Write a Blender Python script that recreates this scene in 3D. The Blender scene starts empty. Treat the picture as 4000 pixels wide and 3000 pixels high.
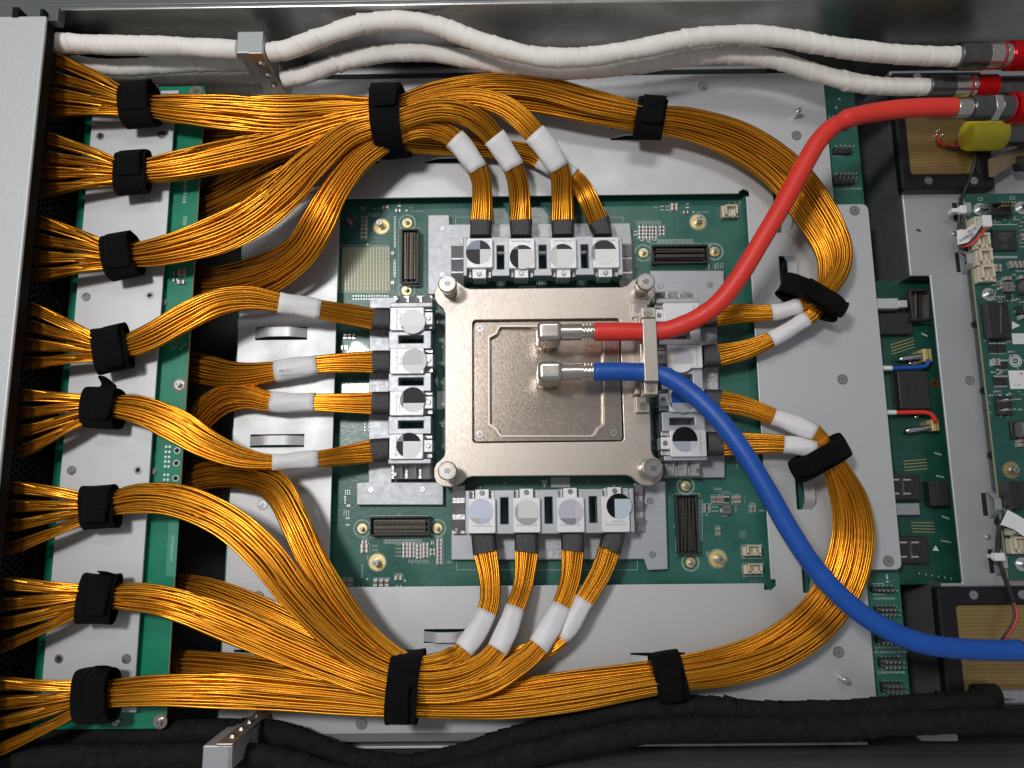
import bpy, bmesh, math, random
import numpy as np
from mathutils import Vector, Matrix, Euler
random.seed(7)
RNG = np.random.default_rng(11)
sc = bpy.context.scene
sc.unit_settings.scale_length = 0.1          # one unit is a decimetre
C = sc.collection

# ---------------------------------------------------------------- camera
CAM = Vector((-0.1672, -0.6532, 4.0202))
EUL = Euler((0.1589, 0.008, -0.0101), 'XYZ')
F = 2800.0
cd = bpy.data.cameras.new("camera"); cam = bpy.data.objects.new("camera", cd); C.objects.link(cam)
cam.location = CAM; cam.rotation_euler = EUL
cd.sensor_width = 36; cd.lens = F / 4000 * 36; cd.clip_start = 0.05; cd.clip_end = 200
cd.dof.use_dof = True; cd.dof.focus_distance = 3.95; cd.dof.aperture_fstop = 3.4
sc.camera = cam
RM = EUL.to_matrix(); BACK = RM @ Vector((0, 0, 1))

# ---------------------------------------------------------------- world and lamps
w = bpy.data.worlds.new("World"); sc.world = w; w.use_nodes = True
w.node_tree.nodes["Background"].inputs[0].default_value = (0.92, 0.96, 1.0, 1)
w.node_tree.nodes["Background"].inputs[1].default_value = 0.20
def lamp(name, loc, aim, size, power, col):
    l = bpy.data.lights.new(name, 'AREA'); l.shape = 'RECTANGLE'; l.size = size[0]; l.size_y = size[1]
    l.energy = power; l.color = col
    o = bpy.data.objects.new(name, l); C.objects.link(o); o.location = loc
    o.rotation_euler = (Vector(aim) - Vector(loc)).to_track_quat('-Z', 'Y').to_euler()
lamp("ceiling_lamp", (-2.85, 1.4, 8.0), (-1.0, 0, 0), (1.0, 1.0), 345, (1.0, 0.985, 0.965))
lamp("ceiling_lamp", (0.3, 4.4, 8.4), (0.3, 0.3, 0), (2.4, 1.2), 105, (1.0, 0.98, 0.96))
sc.view_settings.view_transform = 'Standard'; sc.view_settings.look = 'None'
sc.view_settings.exposure = 0.08; sc.view_settings.gamma = 1.0

# ---------------------------------------------------------------- helpers
def P(px, py, z):
    d = RM @ Vector(((px - 2000) / F, (1500 - py) / F, -1))
    return CAM + d * ((z - CAM.z) / d.z)
def S(p):
    return (CAM - p).dot(BACK) / F           # size of one photo pixel at that point
def rect(x0, y0, x1, y1, z):
    a, b, c, d = P(x0, y0, z), P(x1, y0, z), P(x1, y1, z), P(x0, y1, z)
    return ((a.x + d.x) / 2, (b.x + c.x) / 2, (c.y + d.y) / 2, (a.y + b.y) / 2)
def lin(r, g, b):
    f = lambda c: (c / 255 / 12.92) if c <= 10 else ((c / 255 + 0.055) / 1.055) ** 2.4
    return (f(r), f(g), f(b), 1)

MATS = {}
def mat(name, col, metal=0.0, rough=0.5, col2=None, ns=20.0, stretch=(1, 1, 1), rot=0.0, bump=0.0, bs=60.0, rv=0.0, island=0.0, uv=False, wave=None, coat=0.0, spec=0.5, sheen=0.0, detail=4, scratch=0.0):
    m = bpy.data.materials.new(name); m.use_nodes = True; nt = m.node_tree; N = nt.nodes; L = nt.links
    b = N["Principled BSDF"]
    b.inputs["Metallic"].default_value = metal; b.inputs["Roughness"].default_value = rough
    b.inputs["Coat Weight"].default_value = coat; b.inputs["Specular IOR Level"].default_value = spec
    b.inputs["Sheen Weight"].default_value = sheen
    c1 = (*col, 1) if len(col) == 3 else col
    b.inputs["Base Color"].default_value = c1
    tc = N.new("ShaderNodeTexCoord"); mp = N.new("ShaderNodeMapping")
    mp.inputs["Scale"].default_value = stretch; mp.inputs["Rotation"].default_value = (0, 0, rot)
    L.new(tc.outputs["UV" if uv else "Object"], mp.inputs["Vector"])
    out = None
    if col2:
        c2 = (*col2, 1) if len(col2) == 3 else col2
        nz = N.new("ShaderNodeTexNoise"); nz.inputs["Scale"].default_value = ns; nz.inputs["Detail"].default_value = detail
        L.new(mp.outputs[0], nz.inputs["Vector"])
        mr = N.new("ShaderNodeMapRange"); mr.inputs[1].default_value = .33; mr.inputs[2].default_value = .67
        L.new(nz.outputs[0], mr.inputs[0])
        mx = N.new("ShaderNodeMix"); mx.data_type = 'RGBA'
        mx.inputs[6].default_value = c1; mx.inputs[7].default_value = c2
        L.new(mr.outputs[0], mx.inputs[0]); out = mx.outputs[2]
        if rv:
            ma = N.new("ShaderNodeMath"); ma.operation = 'MULTIPLY_ADD'
            ma.inputs[1].default_value = rv; ma.inputs[2].default_value = rough - rv / 2
            L.new(mr.outputs[0], ma.inputs[0]); L.new(ma.outputs[0], b.inputs["Roughness"])
    if scratch:                              # fine handling scratches in two directions
        for k, (an, sc_, sx) in enumerate(((.5, 9, 26), (-1.1, 7, 34))):
            m2 = N.new("ShaderNodeMapping"); m2.inputs["Rotation"].default_value = (0, 0, an); m2.inputs["Scale"].default_value = (1, sx, 1); L.new(tc.outputs["Object"], m2.inputs["Vector"])
            n2 = N.new("ShaderNodeTexNoise"); n2.inputs["Scale"].default_value = sc_; n2.inputs["Detail"].default_value = 2; n2.inputs["Distortion"].default_value = .15; L.new(m2.outputs[0], n2.inputs["Vector"])
            r2 = N.new("ShaderNodeMapRange"); r2.inputs[1].default_value = .63; r2.inputs[2].default_value = .72; r2.inputs[4].default_value = scratch; L.new(n2.outputs[0], r2.inputs[0])
            x2 = N.new("ShaderNodeMix"); x2.data_type = 'RGBA'; x2.inputs[7].default_value = tuple(min(1, c * 1.45) for c in c1[:3]) + (1,)
            if out: L.new(out, x2.inputs[6])
            else: x2.inputs[6].default_value = c1
            L.new(r2.outputs[0], x2.inputs[0]); out = x2.outputs[2]
    if wave:
        wv = N.new("ShaderNodeTexWave"); wv.bands_direction = wave[0]; wv.inputs["Scale"].default_value = wave[1]
        wv.inputs["Distortion"].default_value = wave[4] if len(wave) > 4 else 0.0; L.new(tc.outputs["UV" if uv else "Object"], wv.inputs["Vector"])
        mx2 = N.new("ShaderNodeMix"); mx2.data_type = 'RGBA'; mx2.blend_type = 'MIX'
        if out: L.new(out, mx2.inputs[6])
        else: mx2.inputs[6].default_value = c1
        mx2.inputs[7].default_value = (*wave[2], 1)
        mm = N.new("ShaderNodeMath"); mm.operation = 'MULTIPLY'; mm.inputs[1].default_value = wave[3]
        L.new(wv.outputs[1], mm.inputs[0]); L.new(mm.outputs[0], mx2.inputs[0]); out = mx2.outputs[2]
    if island:
        g = N.new("ShaderNodeNewGeometry"); hs = N.new("ShaderNodeHueSaturation")
        mr = N.new("ShaderNodeMapRange"); mr.inputs[3].default_value = 1 - island; mr.inputs[4].default_value = 1 + island * .6
        L.new(g.outputs["Random Per Island"], mr.inputs[0]); L.new(mr.outputs[0], hs.inputs["Value"])
        if out: L.new(out, hs.inputs["Color"])
        else: hs.inputs["Color"].default_value = c1
        out = hs.outputs[0]
    if out: L.new(out, b.inputs["Base Color"])
    if bump:
        nb = N.new("ShaderNodeTexNoise"); nb.inputs["Scale"].default_value = bs; nb.inputs["Detail"].default_value = 3
        L.new(mp.outputs[0], nb.inputs["Vector"])
        bp = N.new("ShaderNodeBump"); bp.inputs["Strength"].default_value = bump; bp.inputs["Distance"].default_value = 0.01
        L.new(nb.outputs[0], bp.inputs["Height"]); L.new(bp.outputs[0], b.inputs["Normal"])
    MATS[name] = m
    return m

SHEET = mat("galvanised_sheet", (.60, .61, .62), .45, .50, (.545, .555, .565), 4, bump=.05, bs=170, rv=.12, detail=10, scratch=.10)
SHEET2 = mat("grey_tray_sheet", (.47, .485, .50), .5, .48, (.42, .435, .45), 5, bump=.05, bs=170, rv=.12, detail=10)
WALL = mat("chassis_steel", (.52, .52, .51), .95, .30, (.46, .46, .45), 6, bump=.05, bs=120, rv=.12, detail=8)
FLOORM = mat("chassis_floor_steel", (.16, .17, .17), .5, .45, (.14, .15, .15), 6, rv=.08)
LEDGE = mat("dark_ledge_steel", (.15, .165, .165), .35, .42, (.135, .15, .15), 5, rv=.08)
COVER = mat("cover_paint", (.56, .58, .58), .25, .5, (.51, .53, .53), 60, bump=.12, bs=150)
ALU = mat("machined_aluminium", (.45, .46, .49), .6, .5, (.43, .44, .47), 30, bump=.02, bs=160, rv=.07, detail=10, scratch=.5)
ALUC = mat("cast_aluminium", (.56, .56, .58), .8, .42, (.46, .46, .48), 50, bump=.2, bs=70, rv=.2)
PLUG = mat("plug_metal", (.76, .76, .78), .35, .5, (.70, .70, .72), 60, bump=.04, bs=160, rv=.12)
NICKEL = mat("brushed_nickel", (.50, .445, .395), .86, .43, (.455, .40, .355), 170, (1, .3, 1), .55, bump=.02, bs=260, rv=.10, detail=5, scratch=.18)
NICKLID = mat("scratched_nickel_lid", (.60, .505, .425), 1.0, .22, (.55, .462, .388), 180, (1, .4, 1), -.7, bump=.015, bs=320, rv=.07, detail=3, scratch=.5)
CHROME = mat("polished_steel", (.66, .61, .56), .96, .25, (.62, .57, .525), 22, rv=.05)
STEEL = mat("zinc_screw_steel", (.66, .66, .67), .95, .3, (.45, .45, .46), 70, rv=.2)
DARKST = mat("dark_screw_steel", (.22, .22, .23), .9, .35)
HOLE = mat("shadowed_hole", (.012, .012, .013), .0, .8)
PCB = mat("green_solder_mask", (.018, .112, .086), .0, .33, (.036, .152, .118), 5, bump=.10, bs=60, rv=.12, coat=.25, detail=9)
PCBL = mat("bright_green_solder_mask", (.006, .20, .115), .0, .32, (.010, .235, .135), 9, bump=.05, bs=60, coat=.3)
PCBD = mat("shade_darkened_solder_mask", (.006, .055, .038), .0, .32, (.011, .075, .05), 10, bump=.05, bs=60, coat=.2)  # power board green, lowered to put the shade under the wing into the colour
PCBE = mat("board_edge_fibre", (.30, .34, .18), 0, .6)
SILK = mat("white_silkscreen", (.62, .68, .64), 0, .6)
TRACE = mat("trace_under_mask", (.035, .165, .125), 0, .3, coat=.3)
GOLDPAD = mat("gold_pad", (.86, .66, .28), .55, .4, (.78, .60, .26), 60)
TINPAD = mat("tin_pad", (.75, .75, .74), .8, .32)
CAPB = mat("capacitor_ceramic", (.25, .145, .10), 0, .4, (.32, .19, .13), 30)
BLACKP = mat("black_plastic", (.018, .018, .019), 0, .42, (.026, .026, .027), 40, bump=.08, bs=150)
BLACKF = mat("black_anodised_frame", (.010, .010, .011), .2, .4)
GREYP = mat("grey_ferrite", (.17, .165, .16), 0, .6)
CREAM = mat("cream_nylon", (.68, .60, .45), 0, .45, (.60, .53, .40), 25)
WHITEP = mat("white_nylon", (.75, .75, .74), 0, .4)
BOOT = mat("black_heat_shrink", (.026, .024, .025), 0, .5, (.038, .035, .036), 30, (6, .6, 1), bump=.4, bs=50)
SLEEVE = mat("white_label_sleeve", (.76, .745, .76), 0, .5, (.70, .685, .70), 8, bump=.18, bs=9)
WIRE = mat("gold_film_wire", (.79, .355, .030), .91, .30, (.64, .265, .017), 1.0, (14, 2, 1), rv=.10, island=.30, uv=True)
FELT = mat("black_hook_loop", (.0045, .0045, .005), 0, .95, (.0075, .0075, .0085), 90, bump=1.0, bs=130, spec=.06, sheen=.02)
WHOSE = mat("white_wrapped_hose", (.82, .785, .735), 0, .62, (.76, .72, .67), 6, (1.6, 1, 1), bump=.2, bs=22, spec=.3)
BHOSE = mat("black_wrapped_hose", (.0085, .0085, .009), 0, .8, (.015, .015, .0155), 22, bump=.7, bs=40, spec=.12)
RHOSE = mat("red_rubber_hose", (.74, .040, .026), 0, .45, (.68, .034, .022), 8, bump=.10, bs=30)
UHOSE = mat("blue_rubber_hose", (.008, .085, .42), 0, .42, (.007, .075, .37), 8, bump=.10, bs=30)
REDMET = mat("red_anodised_collar", (.60, .010, .014), .55, .28)
REDRUB = mat("red_rubber_ring", (.35, .02, .02), 0, .5)
COUP = mat("dark_coupling_steel", (.20, .195, .19), .95, .3, (.15, .147, .143), 30, bump=.08, bs=100)
YELLOW = mat("yellow_label_wrap", (.66, .57, .025), 0, .5, (.60, .51, .025), 8)
GOLDP = mat("ribbed_gold_panel", (.50, .34, .14), .75, .38, (.43, .29, .12), 10, wave=('Y', 16, (.25, .16, .06), .45))
PAPER = mat("white_paper_label", (.76, .76, .77), 0, .55, (.71, .71, .73), 20)
INK = mat("dark_print", (.03, .03, .035), 0, .6)
ETCH = mat("laser_etched_mark", (.22, .22, .24), .3, .6)
ETCHW = mat("light_etched_mark", (.74, .75, .77), .3, .6)
CHIPTXT = mat("chip_print", (.16, .16, .16), 0, .6)
SOLDER = mat("solder_blob", (.70, .70, .70), 1.0, .15)

class MB:
    def __init__(s): s.v = []; s.f = []; s.m = []; s.uv = None
    def add(s, vs, fs, m=0):
        n = len(s.v); s.v += [tuple(v) for v in vs]; s.f += [tuple(i + n for i in f) for f in fs]; s.m += [m] * len(fs); return s
    def box(s, x0, x1, y0, y1, z0, z1, m=0):
        return s.add([(x0, y0, z0), (x1, y0, z0), (x1, y1, z0), (x0, y1, z0), (x0, y0, z1), (x1, y0, z1), (x1, y1, z1), (x0, y1, z1)],
                     [(0, 3, 2, 1), (4, 5, 6, 7), (0, 1, 5, 4), (1, 2, 6, 5), (2, 3, 7, 6), (3, 0, 4, 7)], m)
    def pbox(s, x0, y0, x1, y1, z0, z1, m=0):
        return s.box(*rect(x0, y0, x1, y1, z1), z0, z1, m)
    def prism(s, pts, z0, z1, m=0):
        n = len(pts)
        ar = sum(pts[i][0] * pts[(i + 1) % n][1] - pts[(i + 1) % n][0] * pts[i][1] for i in range(n))
        if ar < 0: pts = pts[::-1]
        vs = [(p[0], p[1], z0) for p in pts] + [(p[0], p[1], z1) for p in pts]
        return s.add(vs, [tuple(range(n - 1, -1, -1)), tuple(range(n, 2 * n))] + [(i, (i + 1) % n, n + (i + 1) % n, n + i) for i in range(n)], m)
    def cyl(s, x, y, z0, z1, r, n=20, r2=None, m=0):
        r2 = r if r2 is None else r2
        vs = [(x + r * math.cos(2 * math.pi * i / n), y + r * math.sin(2 * math.pi * i / n), z0) for i in range(n)]
        vs += [(x + r2 * math.cos(2 * math.pi * i / n), y + r2 * math.sin(2 * math.pi * i / n), z1) for i in range(n)]
        return s.add(vs, [tuple(range(n - 1, -1, -1)), tuple(range(n, 2 * n))] + [(i, (i + 1) % n, n + (i + 1) % n, n + i) for i in range(n)], m)
    def ring(s, x, y, z0, z1, ri, ro, n=24, m=0):
        cs = [(math.cos(2 * math.pi * i / n), math.sin(2 * math.pi * i / n)) for i in range(n)]
        vs = []
        for r, z in ((ro, z0), (ro, z1), (ri, z1), (ri, z0)): vs += [(x + r * c, y + r * q, z) for c, q in cs]
        fs = []
        for k in range(4):
            a, b = k * n, ((k + 1) % 4) * n
            fs += [(a + i, a + (i + 1) % n, b + (i + 1) % n, b + i) for i in range(n)]
        return s.add(vs, fs, m)
    def sweep(s, secs, cap=True, m=0):          # a list of cross-sections of equal length
        n = len(secs[0]); b = len(s.v); vs = [p for q in secs for p in q]; fs = []
        for k in range(len(secs) - 1):
            for i in range(n):
                fs.append((k * n + i, k * n + (i + 1) % n, (k + 1) * n + (i + 1) % n, (k + 1) * n + i))
        if cap: fs += [tuple(range(n - 1, -1, -1)), tuple(range((len(secs) - 1) * n, len(secs) * n))]
        return s.add(vs, fs, m)
    def tube(s, pts, r, n=16, cap=True, m=0, flat=1.0):
        secs = []
        for i, p in enumerate(pts):
            t = (pts[min(i + 1, len(pts) - 1)] - pts[max(i - 1, 0)]).normalized()
            a = t.cross(Vector((0, 0, 1)))
            a = a.normalized() if a.length > 1e-4 else Vector((1, 0, 0))
            b = a.cross(t); rr = r[i] if isinstance(r, (list, tuple)) else r
            secs.append([p + a * (rr * math.cos(2 * math.pi * k / n)) + b * (rr * flat * math.sin(2 * math.pi * k / n)) for k in range(n)])
        return s.sweep(secs, cap, m)
    def plate(s, outer, holes, z0, z1, m=0):
        bm = bmesh.new(); loops = []
        for lp in [outer] + holes:
            vs = [bm.verts.new((p[0], p[1], z1)) for p in lp]
            es = [bm.edges.new((vs[i], vs[(i + 1) % len(vs)])) for i in range(len(vs))]; loops.append(vs)
        bmesh.ops.triangle_fill(bm, use_beauty=True, use_dissolve=False, edges=bm.edges[:], normal=(0, 0, 1))
        bm.verts.index_update(); bm.verts.ensure_lookup_table()
        vs = [v.co[:] for v in bm.verts]; n = len(vs)
        fs = [tuple(v.index for v in f.verts) for f in bm.faces]
        fs = [f if bm.faces else f for f in fs]
        tri = []
        for f in fs:
            a, b, c = (Vector(vs[i]) for i in f[:3])
            tri.append(f if (b - a).cross(c - a).z > 0 else f[::-1])
        allf = tri + [tuple(i + n for i in f[::-1]) for f in tri]
        k = 0
        for li, lp in enumerate([outer] + holes):
            L = len(lp); ar = sum(lp[i][0] * lp[(i + 1) % L][1] - lp[(i + 1) % L][0] * lp[i][1] for i in range(L))
            fw = (ar > 0) == (li == 0)
            for i in range(L):
                a, b = k + i, k + (i + 1) % L
                allf.append((a + n, b + n, b, a) if fw else (b + n, a + n, a, b))
            k += L
        bm.free()
        return s.add(vs + [(v[0], v[1], z0) for v in vs], allf, m)

WP = {}
def W0(p): return WP.get(p.name, Vector((0, 0, 0))) if p else Vector((0, 0, 0))
def mesh(name, mb, mats):
    me = bpy.data.meshes.new(name)
    me.from_pydata(mb.v, [], mb.f)
    for m in (mats if isinstance(mats, (list, tuple)) else [mats]): me.materials.append(m)
    if any(mb.m): me.polygons.foreach_set("material_index", mb.m)
    if mb.uv is not None:
        me.uv_layers.new(name="uv").data.foreach_set("uv", mb.uv)
    return me
def link(name, me, parent=None, pos=(0, 0, 0), rz=0.0, bevel=0, seg=2, kind=None, label=None):
    o = bpy.data.objects.new(name, me); C.objects.link(o); pos = Vector(pos)
    if parent: o.parent = parent
    o.location = pos - W0(parent); o.rotation_euler = (0, 0, rz); WP[o.name] = pos
    if bevel:
        b = o.modifiers.new("bevel", 'BEVEL'); b.width = bevel; b.segments = seg; b.limit_method = 'ANGLE'; b.angle_limit = .6
    if kind: o["kind"] = kind
    if label: o["label"] = label
    return o
def obj(name, mb, mats, parent=None, bevel=0, smooth=0, seg=2, kind=None, label=None):
    me = mesh(name, mb, mats)
    if smooth:
        me.polygons.foreach_set("use_smooth", [True] * len(me.polygons))
        if smooth != 1: me.set_sharp_from_angle(angle=smooth)
    return link(name, me, parent, bevel=bevel, seg=seg, kind=kind, label=label)
def tag(o, label, cat, group=None):
    o["label"] = label; o["category"] = cat
    if group: o["group"] = group
    return o
def thing(name, label, cat, loc=(0, 0, 0), group=None):
    o = bpy.data.objects.new(name, None); C.objects.link(o); o.empty_display_size = .1
    o.location = loc; WP[o.name] = Vector(loc)
    return tag(o, label, cat, group)
def text(s, p, size, rot, m, parent, name="lettering", sx=1.0, align='CENTER'):
    cu = bpy.data.curves.new(name, 'FONT'); cu.body = s; cu.size = size; cu.align_x = align; cu.align_y = 'CENTER'; cu.resolution_u = 2
    t = bpy.data.objects.new("tmp", cu)
    me = bpy.data.meshes.new_from_object(t); bpy.data.objects.remove(t); bpy.data.curves.remove(cu)
    me.materials.clear(); me.materials.append(m); me.name = name
    me.transform(Matrix.Diagonal((sx, 1, 1, 1)))
    return link(name, me, parent, p, rot)
def crom(pts, step):
    out = []
    n = len(pts)
    for i in range(n - 1):
        p0, p1, p2, p3 = pts[max(i - 1, 0)], pts[i], pts[i + 1], pts[min(i + 2, n - 1)]
        k = max(2, int((p2 - p1).length / step))
        for j in range(k):
            t = j / k
            out.append(.5 * ((2 * p1) + (p2 - p0) * t + (2 * p0 - 5 * p1 + 4 * p2 - p3) * t * t + (3 * p1 - p0 - 3 * p2 + p3) * t ** 3))
    out.append(pts[-1].copy())
    return out
def pts(lst): return [P(*q) for q in lst]
def poly(lst, z): return [P(x, y, z)[:2] for x, y in lst]
def rrect(x0, x1, y0, y1, r, n=5):
    out = []
    for cx, cy, a in ((x1 - r, y1 - r, 0), (x0 + r, y1 - r, 90), (x0 + r, y0 + r, 180), (x1 - r, y0 + r, 270)):
        for i in range(n + 1):
            t = math.radians(a + 90 * i / n); out.append((cx + r * math.cos(t), cy + r * math.sin(t)))
    return out

# shared screw meshes (origin at the surface they sit on)
def screw_mesh(name, r, h, kind, mm=None):
    b = MB()
    if kind == 'pan':                        # domed head with hex socket
        b.cyl(0, 0, 0, h * .6, r, 20); b.cyl(0, 0, h * .6, h, r * .96, 20, r * .62)
        b.cyl(0, 0, h, h + .0006, r * .46, 6, m=1)
    elif kind == 'flush':                    # countersunk head in a dark ring
        b.ring(0, 0, .0005, .002, r * .86, r, 24, m=1); b.cyl(0, 0, .0005, .0032, r * .84, 24, r * .8); b.cyl(0, 0, .0032, .0037, r * .36, 6, m=1)
    elif kind == 'hole':
        b.ring(0, 0, .0005, .004, r * .55, r, 24); b.cyl(0, 0, .0006, .0012, r * .58, 20, m=1)
    elif kind == 'cross':                    # countersunk cross-head
        b.ring(0, 0, .0005, .0016, r * .9, r, 24, m=1); b.cyl(0, 0, .0005, .004, r * .88, 24, r * .84)
        for a in (0, 1):
            q = r * .5; t = r * .12; x, y = (q, t) if a else (t, q); b.box(-x, x, -y, y, .004, .0046 + a * .0002, 1)
    elif kind == 'torx':
        b.cyl(0, 0, 0, h, r, 28); 
        b.prism([((r * (.42 if i % 2 else .26)) * math.cos(math.pi * i / 6), (r * (.42 if i % 2 else .26)) * math.sin(math.pi * i / 6)) for i in range(12)], h, h + .0008, 1)
    me = mesh(name, b, mm or [STEEL, DARKST]); me.polygons.foreach_set("use_smooth", [True] * len(me.polygons)); me.set_sharp_from_angle(angle=.7)
    return me
PAN = screw_mesh("pan_screw", .015, .011, 'pan')
PANL = screw_mesh("large_pan_screw", .030, .022, 'pan')
MIDST = mat("grey_screw_rim", (.30, .30, .31), .8, .4)
FLUSH = screw_mesh("flush_screw", .030, 0, 'flush', [STEEL, MIDST])
HOLEM = screw_mesh("open_hole", .027, 0, 'hole', [STEEL, HOLE])
CROSS = screw_mesh("cross_screw", .026, 0, 'cross', [CHROME, DARKST])
def screw(me, px, py, z, parent, name="screw", scale=1.0, rz=None):
    o = link(name, me, parent, P(px, py, z), random.uniform(0, 6) if rz is None else rz); o.scale = (scale,) * 3
    return o

# ---------------------------------------------------------------- heights
ZT = 0.0; ZB = -.09; ZF = -.62; ZL = .20; ZS = .245; ZC = .12

# ---------------------------------------------------------------- chassis
xl = P(84, 1000, .62).x; yt = P(2000, 14, .52).y; yb = P(2000, 3120, .52).y; xr = 3.6
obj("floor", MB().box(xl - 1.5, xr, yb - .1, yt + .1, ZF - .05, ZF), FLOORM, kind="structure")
ch = thing("equipment_chassis", "steel equipment chassis with tall bare side walls around the boards", "chassis", (0, 0, ZF))
b = MB().box(xl - 1.5, xr, yt, yt + .025, ZF, .52)
obj("rear_wall", b, WALL, ch, bevel=.006)
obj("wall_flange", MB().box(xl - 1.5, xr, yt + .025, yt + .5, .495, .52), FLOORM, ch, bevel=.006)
b = MB().box(xl - 1.5, xr, yb - .025, yb, ZF, .2)
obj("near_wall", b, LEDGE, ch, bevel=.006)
yr = P(2200, 2905, -.12).y
b = MB().box(P(1250, 2905, -.1).x, P(3390, 2905, -.1).x, yr - .012, yr, -.3, -.10)
obj("guide_rail", b, SHEET, ch, bevel=.002)
b = MB().box(P(1200, 2950, -.35).x, P(3900, 2950, -.35).x, yb, yr - .03, -.4, -.36)
obj("lower_ledge", b, LEDGE, ch, bevel=.01)
b = MB().box(P(1250, 300, -.1).x, P(3000, 300, -.1).x, P(2000, 288, -.1).y, P(2000, 276, -.1).y, -.3, -.08)
obj("rear_guide_rail", b, SHEET2, ch, bevel=.002)

# perforated black front wall with hexagonal holes, and the cover above it
fw = thing("perforated_panel", "black perforated vertical panel under the grey cover edge", "panel", (xl, 0, ZF))
xm = xl - .03
BLK = mat("black_powder_coat", (.005, .005, .0055), .0, .7, bump=.1, bs=120, spec=.2)
b = MB()
obj("upper_sheet", MB().box(xm - .02, xm, yb + .02, yt - .05, .50, .598), BLK, fw)
b.box(xm - .02, xm, yb + .02, yt - .05, ZF, ZL + .04)
obj("panel_sheet", b, BLK, fw)
b = MB()                                        # hexagonal wire-thin webs
hs = .036
for r_ in range(8):
    z = ZL + .04 + hs * .87 * (r_ + .5)
    for c_ in range(int((yt - yb - .1) / hs)):
        y = yb + .05 + hs * (c_ + .5 * (r_ % 2))
        if random.random() < .04: continue
        a = [(xm - .012, y + hs * .56 * math.sin(math.pi / 3 * k), z + hs * .56 * math.cos(math.pi / 3 * k)) for k in range(6)]
        i_ = [(xm - .012, y + hs * .42 * math.sin(math.pi / 3 * k), z + hs * .42 * math.cos(math.pi / 3 * k)) for k in range(6)]
        b.add(a + i_, [(k, (k + 1) % 6, 6 + (k + 1) % 6, 6 + k) for k in range(6)])
obj("hexagon_mesh", b, BLK, fw, kind="stuff")
b = MB().box(xm - .34, xm - .32, yb, yt, ZF, .6)
obj("backing_sheet", b, BLK, fw)
a = rect(-900, 60, 165, 3100, .62)
y1 = P(100, 62, .62).y
tc = thing("top_cover", "plain pale grey sheet cover along the dark panel", "cover", (xl, 0, .62))
b = MB().box(xl - 1.6, xl, yb, y1, .60, .62)
obj("cover_sheet", b, COVER, tc, bevel=.008, seg=3)
b = MB().box(xl - 1.2, xl + .02, y1 + .015, yt - .005, .50, .56)
obj("cover_flange", b, FLOORM, tc, bevel=.004)
b = MB().box(P(50, 40, .62).x, P(75, 40, .62).x, y1 - .01, y1 + .05, .56, .625)
obj("cover_latch", b, BLK, tc, bevel=.004)

# ---------------------------------------------------------------- main board
mbx0 = P(908, 1700, ZB).x; mbx1 = P(3440, 1500, ZB).x
mby1 = P(2000, 330, ZB).y; mby0 = P(2000, 2860, ZB).y
mb_ = thing("main_board", "large green circuit board under the tray, seen through its opening", "circuit board", (0, 0, ZB))
obj("substrate", MB().box(mbx0, mbx1, mby0, mby1, ZB - .016, ZB), PCB, mb_)
for x in (mbx0 - .003, mbx1): obj("board_edge", MB().box(x, x + .003, mby0, mby1, ZB - .015, ZB - .001), PCBL, mb_)
zp = ZB + .001
silk = MB(); trace = MB()
def sline(x0, y0, x1, y1, wpx=1.6, m=None, z=None):
    z = zp if z is None else z
    a, c = P(x0, y0, z), P(x1, y1, z); d = (c - a); 
    if d.length < 1e-6: return
    n = Vector((-d.y, d.x, 0)).normalized() * (wpx * .5 * S(a))
    (m or silk).add([a + n, a - n, c - n, c + n], [(0, 1, 2, 3)])
def sring(x, y, r, wpx=1.5, n=24, z=None):
    z = zp if z is None else z
    c = P(x, y, z); k = S(c); 
    for i in range(n):
        a0, a1 = 2 * math.pi * i / n, 2 * math.pi * (i + 1) / n
        q = [c + Vector((math.cos(t) * rr * k, math.sin(t) * rr * k, 0)) for rr, t in ((r, a0), (r + wpx, a0), (r + wpx, a1), (r, a1))]
        silk.add(q, [(0, 1, 2, 3)])
def srect(x0, y0, x1, y1, wpx=1.5, z=None):
    for q in ((x0, y0, x1, y0), (x1, y0, x1, y1), (x1, y1, x0, y1), (x0, y1, x0, y0)): sline(*q, wpx, z=z)
def standoff(px, py, r, parent, z=ZB, ring=GOLDPAD, k=1.0, big=False):
    c = P(px, py, z); s = S(c)
    o = obj("mounting_screw", MB().cyl(c.x, c.y, z, z + .02, r * s * .50, 20, m=1).cyl(c.x, c.y, z + .02, z + (.07 if big else .045), r * s * .44, 20, r * s * .38, m=1).cyl(c.x, c.y, z + (.07 if big else .045), z + (.0706 if big else .0456), r * s * .17, 6, m=2).ring(c.x, c.y, z + .0004, z + .002, r * s * .35, r * s, 28), [ring, STEEL, DARKST], parent, smooth=.6)
    return o
for x, y, r in ((1490, 885, 30), (1474, 2196, 32), (2726, 867, 30), (2803, 2182, 33)):
    standoff(x, y, r, mb_, big=True); sring(x, y, r + 3, 1.2)
for x, y in ((1590, 871), (1588, 1135), (2513, 988), (2791, 983), (1415, 2064), (1708, 2063), (2678, 1898), (2697, 2197)):
    standoff(x, y, 19, mb_); sring(x, y, 33)
    for i in range(6):
        a0, a1 = math.pi / 3 * i + .3, math.pi / 3 * (i + 1) + .3
        sline(x + 33 * math.cos(a0), y + 33 * math.sin(a0), x + 33 * math.cos(a1), y + 33 * math.sin(a1), 1.2)
for x, y in ((1535, 991), (1535, 1106)): screw(PAN, x, y, ZB, mb_, "mounting_screw", 1.0)
standoff(1366, 869, 22, mb_, ring=DARKST)
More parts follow.
